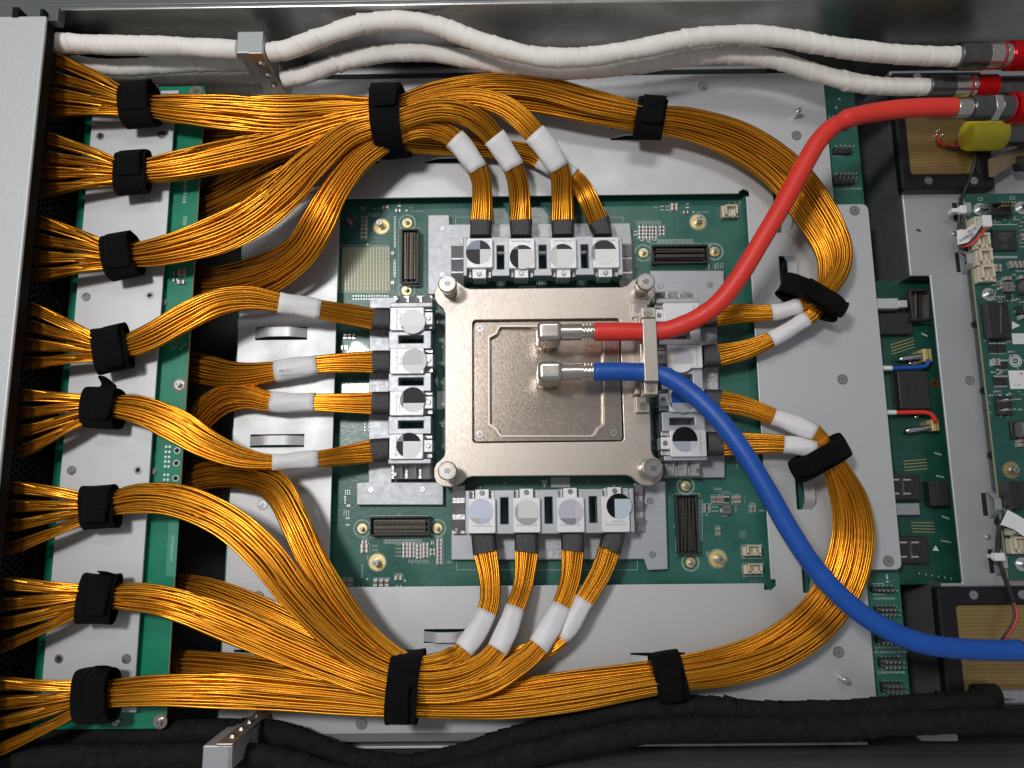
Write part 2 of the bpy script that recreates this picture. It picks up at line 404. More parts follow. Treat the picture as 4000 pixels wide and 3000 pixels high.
# ceramic capacitors, resistors
def chip_mesh(name, l, w_, h, body, e=.26):
    b = MB().box(-l / 2 + l * e, l / 2 - l * e, -w_ / 2, w_ / 2, 0, h)
    b.box(-l / 2, -l / 2 + l * e, -w_ / 2 - .0005, w_ / 2 + .0005, 0, h + .0006, 1).box(l / 2 - l * e, l / 2, -w_ / 2 - .0005, w_ / 2 + .0005, 0, h + .0006, 1)
    return mesh(name, b, [body, TINPAD])
CAPM = chip_mesh("capacitor", .027, .0145, .012, CAPB)
CAPL = chip_mesh("capacitor", .036, .020, .018, CAPB)
CAPS = chip_mesh("capacitor", .015, .008, .007, CAPB)
RESM = chip_mesh("resistor", .030, .0165, .008, BLACKP, .3)
RESW = chip_mesh("resistor", .044, .022, .008, BLACKP, .36)
def comp(me, x, y, rz=0, z=ZB, parent=None, name=None):
    o = link(name or me.name.split('.')[0], me, parent or mb_, P(x, y, z), rz); return o
H = math.pi / 2
def capo(x, y, rz=0, me=CAPM, sz=(13, 8)):
    comp(me, x, y, rz)
    a, c = sz if not rz else sz[::-1]
    srect(x - a, y - c, x + a, y + c, 1.2)
for k in range(6): capo(1423, 852 + k * 15.4)
for x in (2503, 2530, 2554, 2584):
    for i, y in enumerate((890, 903, 916, 930)):
        if x == 2584 and i == 3: continue
        capo(x, y, 0, sz=(12, 6.5))
for x, y in ((2482, 906), (2482, 919), (2507, 941), (2534, 938), (2534, 946), (2556, 939)): comp(CAPS, x, y)
for x in (1584, 1610, 1637, 1663):
    for y in (2127, 2142, 2157, 2171): capo(x, y + (5 if x == 1637 else 0), 0, sz=(12, 6.5))
for k in range(7): capo(1717, 2111 + k * 14.4, 0, sz=(13, 6.8))
for x, y in ((1690, 2117), (1690, 2124), (1690, 2148), (1690, 2163)): comp(CAPS if y < 2130 else CAPM, x, y)
capo(1425, 2117); capo(1425, 2133, 0, CAPL, (17, 9)); capo(1425, 2150, 0, CAPL, (17, 9))
for x in (1325, 1346, 1369, 1468, 1491, 1513): capo(x, 2275, H, CAPL, (18, 9))
capo(1557, 2256, 0, CAPL, (17, 10))
for x in (1410, 1558): comp(RESM, x, 2292)
for x in (2786, 2802, 2817, 2868, 2882): capo(x, 1951, H, CAPL, (18, 8))
for y in (1976, 1993): comp(RESM, 2760, y); srect(2746, y - 8, 2776, y + 8, 1.2)
for y in (1981, 1995): capo(2939, y, 0, CAPM, (13, 7))
capo(2804, 2074, H, CAPL, (18, 8))
for y in (804, 818): capo(2631, y, 0, CAPL, (15, 7))
for x, y in ((2585, 808), (2605, 808), (2585, 822), (2605, 822), (1463, 816), (1482, 816)): comp(CAPS, x, y)
comp(RESM, 2677, 831); comp(RESM, 2684, 806, H); capo(1507, 812, 0, CAPL, (14, 8)); comp(RESM, 1555, 824); comp(RESM, 1561, 800, H); comp(CAPM, 1418, 815)
for x in (1350, 1367, 1382): comp(CAPM if x < 1375 else RESM, x, 1315, H)
comp(RESW, 1344, 1358); srect(1328, 1348, 1362, 1369, 1.2)
for x, y in ((2848, 794), (2869, 793), (2889, 793), (2873, 1984), (2873, 1996)): comp(CAPS, x, y, H)
# small chips
def ic(x0, y0, x1, y1, z, parent, h=.02, pins=0, side='x', m=BLACKP, name="chip", gap=1.0):
    b = MB().pbox(x0, y0, x1, y1, z, z + h)
    for k in range(pins):
        t = (k + .5) / pins
        for sd in (0, 1):
            if side == 'x':
                y = y0 + (y1 - y0) * t; hw = (y1 - y0) / pins * .25
                xx = (x0 - 7, x0 + 1) if sd == 0 else (x1 - 1, x1 + 7)
                b.pbox(xx[0], y - hw, xx[1], y + hw, z, z + h * .35, 1)
            else:
                x = x0 + (x1 - x0) * t; hw = (x1 - x0) / pins * .25
                yy = (y0 - 7, y0 + 1) if sd == 0 else (y1 - 1, y1 + 7)
                b.pbox(x - hw, yy[0], x + hw, yy[1], z, z + h * .35, 1)
    return obj(name, b, [m, TINPAD], parent, bevel=.0015)
ic(2829, 1944, 2848, 1960, ZB, mb_, pins=3, side='y'); sline(2820, 1938, 2820, 1966)
o = ic(2825, 1972, 2857, 2008, ZB, mb_, h=.03, m=GREYP, name="inductor")
text("3R3", P(2840, 1990, ZB + .0306), .019, 0, INK, o)
ic(2816, 1986, 2823, 2002, ZB, mb_, h=.02, m=TINPAD, name="inductor_terminal")
ic(1352, 2292, 1378, 2300, ZB, mb_, h=.01, pins=3, side='y')
# unpopulated pad clusters and rows of tiny parts
pads = MB()
def padrow(x0, y0, x1, y1, nx, ny, w_=3, h_=3):
    for i in range(nx):
        for j in range(ny):
            x = x0 + (x1 - x0) * (i / max(nx - 1, 1)); y = y0 + (y1 - y0) * (j / max(ny - 1, 1))
            a = rect(x - w_ / 2, y - h_ / 2, x + w_ / 2, y + h_ / 2, zp + .001)
            pads.add([(a[0], a[2], zp + .001), (a[1], a[2], zp + .001), (a[1], a[3], zp + .001), (a[0], a[3], zp + .001)], [(0, 1, 2, 3)])
padrow(2571, 939, 2703, 945, 26, 2, 2.5, 2.5); srect(2567, 935, 2707, 949, 1)
padrow(1504, 2111, 1644, 2118, 26, 2, 2.5, 2.8); srect(1499, 2106, 1649, 2123, 1)
padrow(1540, 847, 1545, 964, 2, 22, 2.5, 2.5); padrow(1539, 1018, 1544, 1080, 2, 12, 2.5, 2.5)
padrow(2733, 1960, 2738, 2106, 2, 26, 2.5, 2.5); srect(2728, 1955, 2743, 2111, 1)
padrow(1350, 1916, 1366, 1930, 3, 3); padrow(1346, 1940, 1350, 1965, 2, 4); padrow(1356, 1975, 1366, 1980, 4, 1, 1.6, 8); padrow(1344, 1996, 1362, 2012, 3, 3); padrow(1352, 2024, 1364, 2024, 4, 1, 1.6, 8); padrow(1352, 2050, 1364, 2052, 4, 1, 1.6, 8)
padrow(2890, 2076, 2912, 2098, 4, 4, 4, 4); padrow(2930, 2270, 2955, 2278, 4, 2, 4, 4); padrow(2769, 1032, 2769, 1050, 1, 5, 8, 2); padrow(2795, 1032, 2795, 1050, 1, 5, 8, 2); padrow(2806, 1030, 2824, 1046, 3, 3, 4, 4)
padrow(1390, 1560, 1404, 1620, 2, 8, 2, 2); padrow(1425, 1500, 1440, 1680, 2, 16, 2, 3)
padrow(2010, 1108, 2240, 1108, 20, 1, 3, 3); padrow(1810, 1893, 2160, 1867, 0, 1)
padrow(1380, 1156, 1514, 1168, 14, 2, 3.4, 3.4)
padrow(2803, 1912, 2812, 1932, 2, 3, 5, 2); padrow(2822, 1922, 2850, 1930, 5, 2, 4, 4); padrow(2895, 1940, 2908, 1962, 2, 4, 5, 2)
for x, y in ((1588, 823), (1436, 956), (1435, 2262), (1582, 2268), (2709, 829), (2760, 2012)):
    c = P(x, y, zp); pads.cyl(c.x, c.y, zp, zp + .003, .0055, 10)
obj("solder_pads", pads, TINPAD, mb_, kind="stuff")
grid = MB()
for i in range(17):
    for j in range(33):
        c = P(1325 + i * 12.2, 965 + j * 5.25, zp)
        grid.cyl(c.x, c.y, zp, zp + .0016, .0021, 6)
obj("via_field", grid, GOLDPAD, mb_, kind="stuff")
c = rect(1322, 958, 1518, 1142, zp)
FIELD = mat("bare_laminate_field", (.30, .33, .25), 0, .4, (.24, .30, .23), 8, coat=.2)
obj("bare_field", MB().box(c[0] + .02, c[1], c[2], c[3] - .01, ZB + .0002, ZB + .0009), FIELD, mb_)
# printed outlines and text-like legends
srect(1322, 958, 1518, 1142); srect(1556, 890, 1640, 1112, 1.2); srect(2540, 950, 2772, 1032, 1.2); srect(1446, 2014, 1676, 2100, 1.2); srect(2640, 1928, 2732, 2168, 1.2)
srect(1780, 848, 2434, 876, 1.2); srect(1784, 2180, 2490, 2226, 1.2); sline(2850, 1600, 2880, 1830, 1.2); srect(2816, 803, 2890, 850, 1.2); srect(2896, 2128, 2976, 2180, 1.2); srect(2902, 2200, 2982, 2250, 1.2)
sline(1398, 1080, 1398, 1170, 1.2); sline(1388, 1170, 1408, 1170, 1.2)
for x0, y0, n, ln in ((1440, 832, 8, 18), (2488, 862, 18, 26), (1596, 2186, 15, 20), (2790, 1905, 6, 14), (1470, 944, 10, 3)):
    for k in range(n): sline(x0 + k * 5.5, y0, x0 + k * 5.5, y0 + ln * random.uniform(.5, 1), 1.3)
for s_, x, y, r_ in (("C5766", 1427, 2104, 0), ("C5767", 1464, 2133, 0), ("C5768", 1464, 2150, 0), ("C1637", 1555, 2128, 0), ("R1833", 1555, 2143, 0), ("C1635", 1555, 2157, 0), ("C1636", 1555, 2172, 0), ("C1550", 1752, 2197, 0), ("C1556", 1717, 2098, 0), ("C5104", 1557, 2242, 0), ("J11", 1562, 2010, 0), ("ICA0_VCCA1", 1628, 826, 0), ("ICA1_VCCA1", 1415, 2230, H), ("J12", 2634, 2055, H), ("L144", 2830, 2015, 0), ("R3792", 2793, 1981, 0), ("R3794", 2793, 1997, 0), ("C835", 2938, 1968, 0), ("C844", 2975, 1995, 0), ("J8", 2905, 2178, 0), ("J20", 2910, 2252, 0), ("CA2_VOUT1", 2745, 829, 0), ("X215", 1436, 2178, H), ("X208", 2764, 2165, H), ("C5417", 2562, 810, 0), ("X173", 1606, 812, 0)):
    text(s_, P(x, y, zp + .0005), .0135, r_, SILK, mb_)
# routed traces (relief under the mask)
for k in range(7):
    x = 1300 + k * 7
    sline(x + 40, 2140, x + 55, 2190, 2, trace); sline(x + 55, 2190, x + 110, 2250, 2, trace)
for k in range(6):
    sline(2470 + k * 6, 850, 2470 + k * 6, 810, 1.6, trace); sline(2700 + k * 5, 900 + k * 6, 2760 + k * 3, 960 + k * 4, 1.5, trace); sline(2745 + k * 6, 2040, 2800 + k * 6, 1990, 1.6, trace)
    sline(1500 + k * 5, 1010, 1560, 1010 + k * 12, 1.5, trace); sline(2590 + k * 4, 2010, 2590 + k * 4, 2150, 1.4, trace); sline(2840, 1240 + k * 22, 2930, 1240 + k * 22, 1.4, trace)
for k in range(40):
    x, y = random.uniform(1300, 2950), random.choice((random.uniform(790, 840), random.uniform(2200, 2280)))
    sline(x, y, x + random.uniform(20, 90), y, 1.6, trace)
obj("copper_traces", trace, TRACE, mb_, kind="stuff")
# mezzanine connectors
def mezz(x0, y0, x1, y1, vert):
    b = MB(); z0, z1 = ZB, ZB + .075
    b.pbox(x0, y0, x1, y1, z0, z0 + .03)
    t = 6
    for q in ((x0, y0, x1, y0 + t), (x0, y1 - t, x1, y1), (x0, y0 + t, x0 + t, y1 - t), (x1 - t, y0 + t, x1, y1 - t)): b.pbox(*q, z0 + .03, z1)
    if vert:
        for f in (.36, .64): xx = x0 + (x1 - x0) * f; b.pbox(xx - 4, y0 + 14, xx + 4, y1 - 14, z0 + .03, z1 - .006)
    else:
        for f in (.36, .64): yy = y0 + (y1 - y0) * f; b.pbox(x0 + 14, yy - 4, x1 - 14, yy + 4, z0 + .03, z1 - .006)
    o = obj("board_connector", b, BLACKP, mb_, bevel=.002)
    pins = MB()
    n = 40
    for f in (.24, .44, .56, .76):
        for k in range(n):
            if vert: x = x0 + (x1 - x0) * f; y = y0 + 18 + (y1 - y0 - 36) * k / (n - 1); pins.pbox(x - 3, y - 1.2, x + 3, y + 1.2, z0 + .03, z0 + .052)
            else: y = y0 + (y1 - y0) * f; x = x0 + 18 + (x1 - x0 - 36) * k / (n - 1); pins.pbox(x - 1.2, y - 3, x + 1.2, y + 3, z0 + .03, z0 + .052)
    obj("contact_pins", pins, PINM, o, kind="stuff")
PINM = mat("contact_gold", (.20, .165, .12), .8, .4)
mezz(1566, 893, 1635, 1106, True); mezz(2547, 956, 2767, 1028, False); mezz(1444, 2017, 1678, 2092, False); mezz(2644, 1932, 2727, 2165, True)
def cream(x0, y0, x1, y1, z, parent, h=.07, open_='up', name="cream_header"):
    b = MB(); ww, hh = x1 - x0, y1 - y0; t = .12
    b.pbox(x0, y0 + hh * .12, x0 + ww * .22, y1, z, z + h * .62)
    b.pbox(x0 + ww * .22, y0, x1, y1, z, z + h * .45)
    b.pbox(x0 + ww * .22, y0, x1, y0 + hh * t, z + h * .45, z + h)
    b.pbox(x1 - ww * t, y0 + hh * t, x1, y1 - hh * .3, z + h * .45, z + h)
    b.pbox(x0 + ww * .22, y0 + hh * t, x0 + ww * .34, y1 - hh * .25, z + h * .45, z + h)
    b.pbox(x0 + ww * .42, y1 - hh * .3, x0 + ww * .56, y1 - hh * .05, z + h * .45, z + h * .8)
    b.pbox(x0 + ww * .72, y1 - hh * .3, x0 + ww * .86, y1 - hh * .05, z + h * .45, z + h * .8)
    o = obj(name, b, CREAM, parent, bevel=.003)
    p = MB()
    for f in (.45, .72): p.pbox(x0 + ww * f, y0 + hh * .3, x0 + ww * f + 4, y0 + hh * .75, z + h * .45, z + h * .62)
    obj("pin", p, TINPAD, o)
cream(2820, 798, 2884, 848, ZB, mb_); cream(2902, 2130, 2975, 2172, ZB, mb_); cream(2906, 2202, 2980, 2243, ZB, mb_)
for x in (2927, 2945, 2930, 2948): pass
# ESD triangle, label patches near the cold plate
for q in ((2112, 1875, 2142, 1875, 2127, 1905), (1696, 1484, 1710, 1470, 1712, 1512)):
    a = [P(q[i], q[i + 1], zp + .0006) for i in (0, 2, 4)]; silk.add(a, [(0, 1, 2)])
a = rect(2152, 1864, 2226, 1903, zp + .0012)
for q in ((2152, 1864, 2226, 1903), (1707, 1528, 1737, 1598), (2026, 1116, 2096, 1124)): obj("blank_label", MB().box(*rect(*q, zp + .0012), zp, zp + .0012), SILK, mb_)
for x, y in ((1873, 1905), (2397, 1898), (1709, 1262), (1709, 1766), (2555, 1752)): comp(CAPS, x, y, H if x < 1800 else 0)
for x, y in ((1973, 1887), (2294, 1882), (1728, 1355), (1728, 1666)):
    c = P(x, y, zp); obj("fiducial", MB().cyl(c.x, c.y, zp, zp + .001, .0055, 14, m=1).cyl(c.x, c.y, zp, zp + .0018, .003, 10), [TINPAD, CAPB], mb_)
obj("silkscreen_print", silk, SILK, mb_, kind="stuff")
# pin headers along the right margin
def header(cx, cy, wpx, hpx, cols, z, parent, lean=(10, -6)):
    o = obj("pin_header", MB().pbox(cx - wpx / 2, cy - hpx / 2, cx + wpx / 2, cy + hpx / 2, z, z + .03), BLACKP, parent, bevel=.002)
    p = MB(); rows = 2 if hpx > 25 else 1
    for r in range(rows):
        for k in range(cols):
            c = P(cx - wpx / 2 + wpx * (k + .5) / cols, cy - hpx / 2 + hpx * (r + .5) / rows, z + .03)
            p.box(c.x - .0035, c.x + .0035, c.y - .0035, c.y + .0035, z + .03, z + .085)
    obj("header_pins", p, TINPAD, o, kind="stuff")
    q = MB()
    for k in range(cols):
        for sg in (-1, 1):
            if rows == 1 and sg > 0: continue
            q.pbox(cx - wpx / 2 + wpx * (k + .5) / cols - 2, cy + sg * hpx * .5 - (7 if sg < 0 else 0), cx - wpx / 2 + wpx * (k + .5) / cols + 2, cy + sg * hpx * .5 + (7 if sg > 0 else 0), z, z + .008)
    obj("header_leads", q, TINPAD, o, kind="stuff")
for x, y, w_, h_, n in ((3272, 482, 80, 38, 5), (3294, 586, 70, 24, 4), (3299, 700, 80, 36, 5), (3450, 2303, 84, 20, 5), (3462, 2388, 80, 36, 5), (3467, 2495, 82, 36, 5), (3478, 2590, 82, 40, 5), (3487, 2686, 82, 40, 5)):
    header(x, y, w_, h_, n, ZB, mb_)
for s_, x, y in (("A_1_A-DOWNLOAD", 3316, 737), ("A-DOWNLOAD", 3454, 2338), ("3.3V-DOWNLOAD", 3466, 2529), ("15V_ANLG-DOWNLOAD", 3480, 2547), ("CORE-DOWNLOAD", 3482, 2627)):
    text(s_, P(x, y, ZB + .002), .0165, 0, SILK, mb_, align='CENTER')
s2 = MB()
def s2l(*q): sline(*q, 1.6, s2, ZB + .0015)
for q in ((3405, 2280, 3452, 2280), (3452, 2280, 3452, 2296), (3408, 2322, 3456, 2322), (3255, 610, 3290, 610), (3440, 2390, 3505, 2372), (3500, 2505, 3512, 2505), (3505, 2560, 3515, 2560)): s2l(*q)
a = [P(x, y, ZB + .0015) for x, y in ((3460, 2270), (3474, 2270), (3467, 2277))]; s2.add(a, [(0, 1, 2)])
for q in ((3275, 383, 3283, 390), (3462, 2245, 3468, 2262)):
    c = rect(*q, ZB + .002); s2.box(*c, ZB, ZB + .002)
c = P(3267, 420, ZB + .001); s2.ring(c.x, c.y, ZB, ZB + .0015, .003, .009, 16)
obj("margin_print", s2, SILK, mb_, kind="stuff")

# ---------------------------------------------------------------- tray plate
tx0 = P(925, 1400, 0).x; tx1 = P(3258, 790, 0).x; twx = P(3456, 1500, 0).x; ty1 = P(2000, 300, 0).y; ty0 = P(2000, 2862, 0).y
wy1, wy0 = P(3380, 797, 0).y, P(3510, 2225, 0).y
tray = thing("tray_plate", "grey sheet metal tray with a large rectangular opening", "tray", (0, 0, 0))
r_ = .035
outer = [(tx0, ty0), (tx1 - .0, ty0), (tx1, wy0)] + [(twx - r_ + r_ * math.sin(t), wy0 + r_ - r_ * math.cos(t)) for t in (0, .4, .8, 1.2, H)] + [(twx - r_ + r_ * math.cos(t), wy1 - r_ + r_ * math.sin(t)) for t in (0, .4, .8, 1.2, H)] + [(tx1, wy1), (tx1, ty1), (tx0, ty1)]
ox = [-1.2 - .003, 1.2 + .003, -1.119, 1.119]
hole = [(ox[0], ox[2]), (ox[1] - .04, ox[2]), (ox[1] - .04, ox[2] - .035), (ox[1] + .0, ox[2] - .035), (ox[1] + .025, ox[2] - .015), (ox[1] + .025, ox[2] + .02), (ox[1], ox[2] + .02)] + \
       [(ox[1], ox[3] - .02), (ox[1] + .02, ox[3] - .02), (ox[1] + .02, ox[3] + .012), (ox[1] - .01, ox[3] + .028), (ox[1] - .04, ox[3] + .012), (ox[1] - .04, ox[3]), (ox[0], ox[3])]
slots = [(998, 1277, 1200, 1327, 'h'), (978, 1697, 1188, 1747, 'h'), (1662, 585, 1842, 636, 'h'), (1405, 588, 1482, 638, 'h'), (2385, 497, 2580, 546, 'h'), (1657, 2458, 1832, 2512, 'h'), (1330, 2458, 1452, 2510, 'h'), (2464, 2550, 2677, 2600, 'h'), (912, 2538, 1122, 2590, 'h'), (3024, 727, 3084, 908, 'v'), (3046, 1000, 3104, 1110, 'v'), (3132, 2133, 3196, 2316, 'v'), (3110, 1862, 3172, 1990, 'v')]
holes = [hole]
for x0, y0, x1, y1, d in slots:
    a = rect(x0, y0, x1, y1, 0); holes.append([(a[0], a[2]), (a[1], a[2]), (a[1], a[3]), (a[0], a[3])])
b = MB().plate(outer, holes, -.014, 0)
# folded skirts of the tray
b.add([(tx0, ty0, 0), (tx1, ty0, 0), (tx1, ty0 - .05, -.035), (tx0, ty0 - .05, -.035), (tx0, ty0 - .07, -.09), (tx1, ty0 - .07, -.09), (tx0, ty0 - .07, -.25), (tx1, ty0 - .07, -.25)], [(0, 3, 2, 1), (3, 4, 5, 2), (4, 6, 7, 5)])
b.add([(tx0, ty1, 0), (tx1, ty1, 0), (tx1, ty1 + .008, -.05), (tx0, ty1 + .008, -.05)], [(0, 1, 2, 3)])
obj("tray_sheet", b, SHEET, tray, bevel=.003)
for x0, y0, x1, y1, d in slots:
    a = rect(x0, y0, x1, y1, 0); n = 12; sv = []
    prof = lambda t: .045 * min(1, max(0, min(t, 1 - t) / .28))
    for th in (0, -.012):
        for i in range(n + 1):
            t = i / n; z = prof(t) + th
            if d == 'h': x = a[0] + (a[1] - a[0]) * t; e = ((x, a[2] + (a[3] - a[2]) * .14, z), (x, a[3] - (a[3] - a[2]) * .14, z))
            else: y = a[2] + (a[3] - a[2]) * t; e = ((a[0] + (a[1] - a[0]) * .35, y, z), (a[1] - .002, y, z))
            sv.append(e)
    secs = []
    for i in range(n + 1): p, q = sv[i], sv[n + 1 + i]; secs.append([p[0], p[1], q[1], q[0]])
    obj("bridge_tab", MB().sweep(secs), SHEET, tray, smooth=.5)
for x, y in ((2747, 337), (3111, 530), (3130, 825), (3338, 823), (3291, 1482), (3470, 2192), (3275, 2547), (1413, 2827), (1027, 1971), (1010, 2330), (1102, 2330)):
    screw(FLUSH, x, y, 0, tray, "flush_rivet")
for x, y in ((1455, 352), (1050, 410), (1140, 410)): screw(PAN, x, y, 0, tray, "screw", 1.7)
for x, y in ((3103, 455), (3283, 2646)):
    c = P(x, y, 0); obj("stud", MB().cyl(c.x, c.y, 0, .07, .016, 16).cyl(c.x, c.y, .07, .085, .011, 16), STEEL, tray, smooth=.6)

# ---------------------------------------------------------------- left board with its cover strip
lx0, lx1 = P(240, 1500, ZL).x, P(727, 1500, ZL).x; ly1, ly0 = P(700, 337, ZL).y, P(600, 2846, ZL).y
lb = thing("connector_board", "bright green circuit board under the row of strapped wire fans", "circuit board", (0, 0, ZL))
obj("substrate", MB().prism(rrect(lx0, lx1, ly0, ly1, .02), ZL - .016, ZL), PCBL, lb)
obj("board_edge", MB().box(lx1, lx1 + .003, ly0 + .03, ly1 - .03, ZL - .014, ZL - .002), PCBE, lb)
sx0, sx1 = P(268, 1500, ZS).x, P(608, 1500, ZS).x
cs = rect(0, 362, 0, 2788, ZS)
b = MB().plate([(sx0, cs[2] + .03), (sx1 - .06, cs[2] + .03), (sx1 - .06, cs[2]), (sx1 + .015, cs[2]), (sx1 + .015, cs[2] + .09), (sx1, cs[2] + .09), (sx1, cs[3] - .05), (sx1 + .015, cs[3] - .05), (sx1 + .015, cs[3]), (sx1 - .09, cs[3]), (sx1 - .09, cs[3] - .14), (sx0, cs[3] - .14)], [], ZS - .015, ZS)
strip = obj("cover_strip", b, SHEET, lb, bevel=.004, label="long pale grey metal strip along the board")
for y0 in (372, 620, 940, 1300, 1540, 1930, 2290, 2660):
    pass
for x, y, k in ((393, 533, 'h'), (632, 526, 's'), (337, 1160, 's'), (585, 1154, 'h'), (280, 1838, 's'), (540, 1836, 'h'), (231, 2573, 'h'), (494, 2574, 's')):
    screw(HOLEM if k == 'h' else FLUSH, x, y, ZS, strip, "screw_hole" if k == 'h' else "flush_screw", .82)
for x, y in ((765, 358), (702, 1503), (626, 2818)):
    c = P(x, y, ZL); obj("mounting_screw", MB().ring(c.x, c.y, ZL, ZL + .002, .02, .036, 26).ring(c.x, c.y, ZL, ZL + .004, .014, .026, 26, m=1).cyl(c.x, c.y, ZL, ZL + .03, .017, 20, .015, m=1).cyl(c.x, c.y, ZL + .03, ZL + .0306, .007, 6, m=2), [CAPB, STEEL, DARKST], lb, smooth=.6)
for x, y in ((222, 1182), (160, 1846), (100, 2560), (640, 1182), (600, 1842), (455, 2818), (280, 558), (610, 345)):
    screw(PANL, x, y, ZL, lb, "mounting_screw", .7)
via = MB()
for y in (1745, 1765, 1785, 1803, 1822, 1855, 1874, 1893, 1912):
    for x in (650, 664):
        c = P(x - (y - 1745) * .06, y, ZL); via.cyl(c.x, c.y, ZL, ZL + .003, .007, 10)
obj("solder_joints", via, TINPAD, lb, kind="stuff")
for y in (1760, 1809, 1868, 1917):
    c = P(692 - (y - 1760) * .05, y, ZL); obj("board_hole", MB().ring(c.x, c.y, ZL, ZL + .002, .013, .017, 18, m=1).cyl(c.x, c.y, ZL, ZL + .001, .0135, 18), [HOLE, TINPAD], lb)
for s_, x, y in (("3326", 722, 862), ("8B 06AP 638", 722, 745)): text(s_, P(x, y, ZL + .0015), .028, -H, SILK, lb)
for x, y in ((716, 1060), (716, 1075), (712, 1105), (690, 1070), (688, 1095)): comp(CAPL if x > 700 else RESM, x, y, 0, ZL, lb)
sl = MB()
for q in ((660, 1218, 716, 1218), (660, 1218, 660, 1240), (716, 1218, 716, 1240), (700, 1365, 730, 1340), (664, 1365, 690, 1355)): sline(*q, 1.8, sl, ZL + .001)
a = rect(653, 2030, 692, 2252, ZL + .001)
obj("board_print", sl, SILK, lb, kind="stuff")
obj("plain_patch", MB().box(*a, ZL, ZL + .0012), mat("pale_green_patch", (.05, .30, .20), 0, .4), lb)
text("0707-CPU05-0C1P", P(673, 2140, ZL + .0022), .017, H, SILK, lb)

# dark cable trough bar between the left board and the tray
# ---------------------------------------------------------------- connector frames
def frame(label, grp, plates, bridges, slots_, rails, ribs, screws, txt):
    t = thing("plug_carrier", label, "plug carrier", P((plates[0][0][0]), plates[0][0][1], ZB), grp)
    for k, q in enumerate(plates):
        obj("bracket_plate", MB().prism(poly(q, -.045), ZB, -.045 - .0015 * k), ALU, t, bevel=.005)
    for (x0, y0, x1, y1), (a, c, d, e) in zip(bridges, slots_):
        o_ = rect(x0, y0, x1, y1, .105); h_ = rect(a, c, d, e, .105)
        obj("bridge", MB().plate([(o_[0], o_[2]), (o_[1], o_[2]), (o_[1], o_[3]), (o_[0], o_[3])], [[(h_[0], h_[2]), (h_[1], h_[2]), (h_[1], h_[3]), (h_[0], h_[3])]], .0, .105), ALU, t, bevel=.004)
    for q in rails: obj("end_rail", MB().pbox(*q, -.04, .112), ALU, t, bevel=.005)
    for x0, y0, x1, y1, d in ribs:
        b = MB().pbox(x0, y0, x1, y1, -.044, -.01)
        n = 3
        for k in range(n):
            t0, t1 = (k + .12) / n, (k + .80) / n
            if d == 'v': q = rect(x0, y0 + (y1 - y0) * t0, x1, y0 + (y1 - y0) * t1, .03)
            else: q = rect(x0 + (x1 - x0) * t0, y0, x0 + (x1 - x0) * t1, y1, .03)
            zz = [.0, .0, .045, .045] if d == 'v' else [.0, .03, .045, .012]
            b.add([(q[0], q[2], -.01), (q[1], q[2], -.01), (q[1], q[3], -.01), (q[0], q[3], -.01), (q[0], q[2], zz[0]), (q[1], q[2], zz[1]), (q[1], q[3], zz[2]), (q[0], q[3], zz[3])],
                  [(4, 5, 6, 7), (0, 1, 5, 4), (1, 2, 6, 5), (2, 3, 7, 6), (3, 0, 4, 7)])
        obj("rib_block", b, ALUC, t, bevel=.003)
    for x, y, z, me, s_ in screws: screw(me, x, y, z, t, "screw", s_)
    for s_, x, y, sz, r in txt: text(s_, P(x, y, -.0425), sz, r, ETCHW, t)
    return t
FG = "aluminium connector frames around the cold plate"
frame("aluminium connector frame above the cold plate, under four sleeved cables", FG,
      [[(1671, 839), (1755, 838), (1757, 875), (2462, 870), (2470, 960), (1815, 960), (1815, 1150), (1671, 1150)]],
      [(1920, 924, 1990, 1078), (2084, 924, 2155, 1077), (2247, 921, 2320, 1074)], [(1941, 959, 1969, 1051), (2105, 957, 2135, 1049), (2270, 955, 2299, 1047)],
      [(1809, 925, 1825, 1078), (2413, 920, 2433, 1074)], [(1762, 956, 1812, 1115, 'v'), (2422, 950, 2470, 1119, 'v')],
      [(1728, 892, -.044, FLUSH, .62), (1728, 1072, -.044, FLUSH, .62), (1778, 968, .02, PAN, .8), (2450, 960, .02, PAN, .8)],
      [("2026.8.22", 2122, 885, .046, math.pi), ("0707-CPU05-0C1", 2140, 911, .046, math.pi)])
frame("aluminium connector frame below the cold plate, above four sleeved cables", FG,
      [[(1762, 2070), (2514, 2060), (2514, 1885), (2600, 1880), (2610, 2224), (2530, 2228), (2516, 2185), (1762, 2188)]],
      [(1930, 1914, 2010, 2086), (2102, 1912, 2184, 2085), (2275, 1910, 2358, 2083)], [(1955, 1944, 1986, 2048), (2128, 1941, 2159, 2046), (2302, 1939, 2333, 2043)],
      [(1817, 1916, 1836, 2088), (2461, 1907, 2478, 2080)], [(1766, 1892, 1817, 2086, 'v'), (2480, 1886, 2514, 2075, 'v')],
      [(2540, 1957, -.044, FLUSH, .62), (2549, 2166, -.044, FLUSH, .62), (1783, 2071, .02, PAN, .8), (2497, 2061, .02, PAN, .8), (1783, 1906, .02, PAN, .8), (2488, 1897, .02, PAN, .8)],
      [("0707-CPU05-0C1", 2118, 2134, .050, 0), ("2026.8.22", 2132, 2165, .050, 0)])
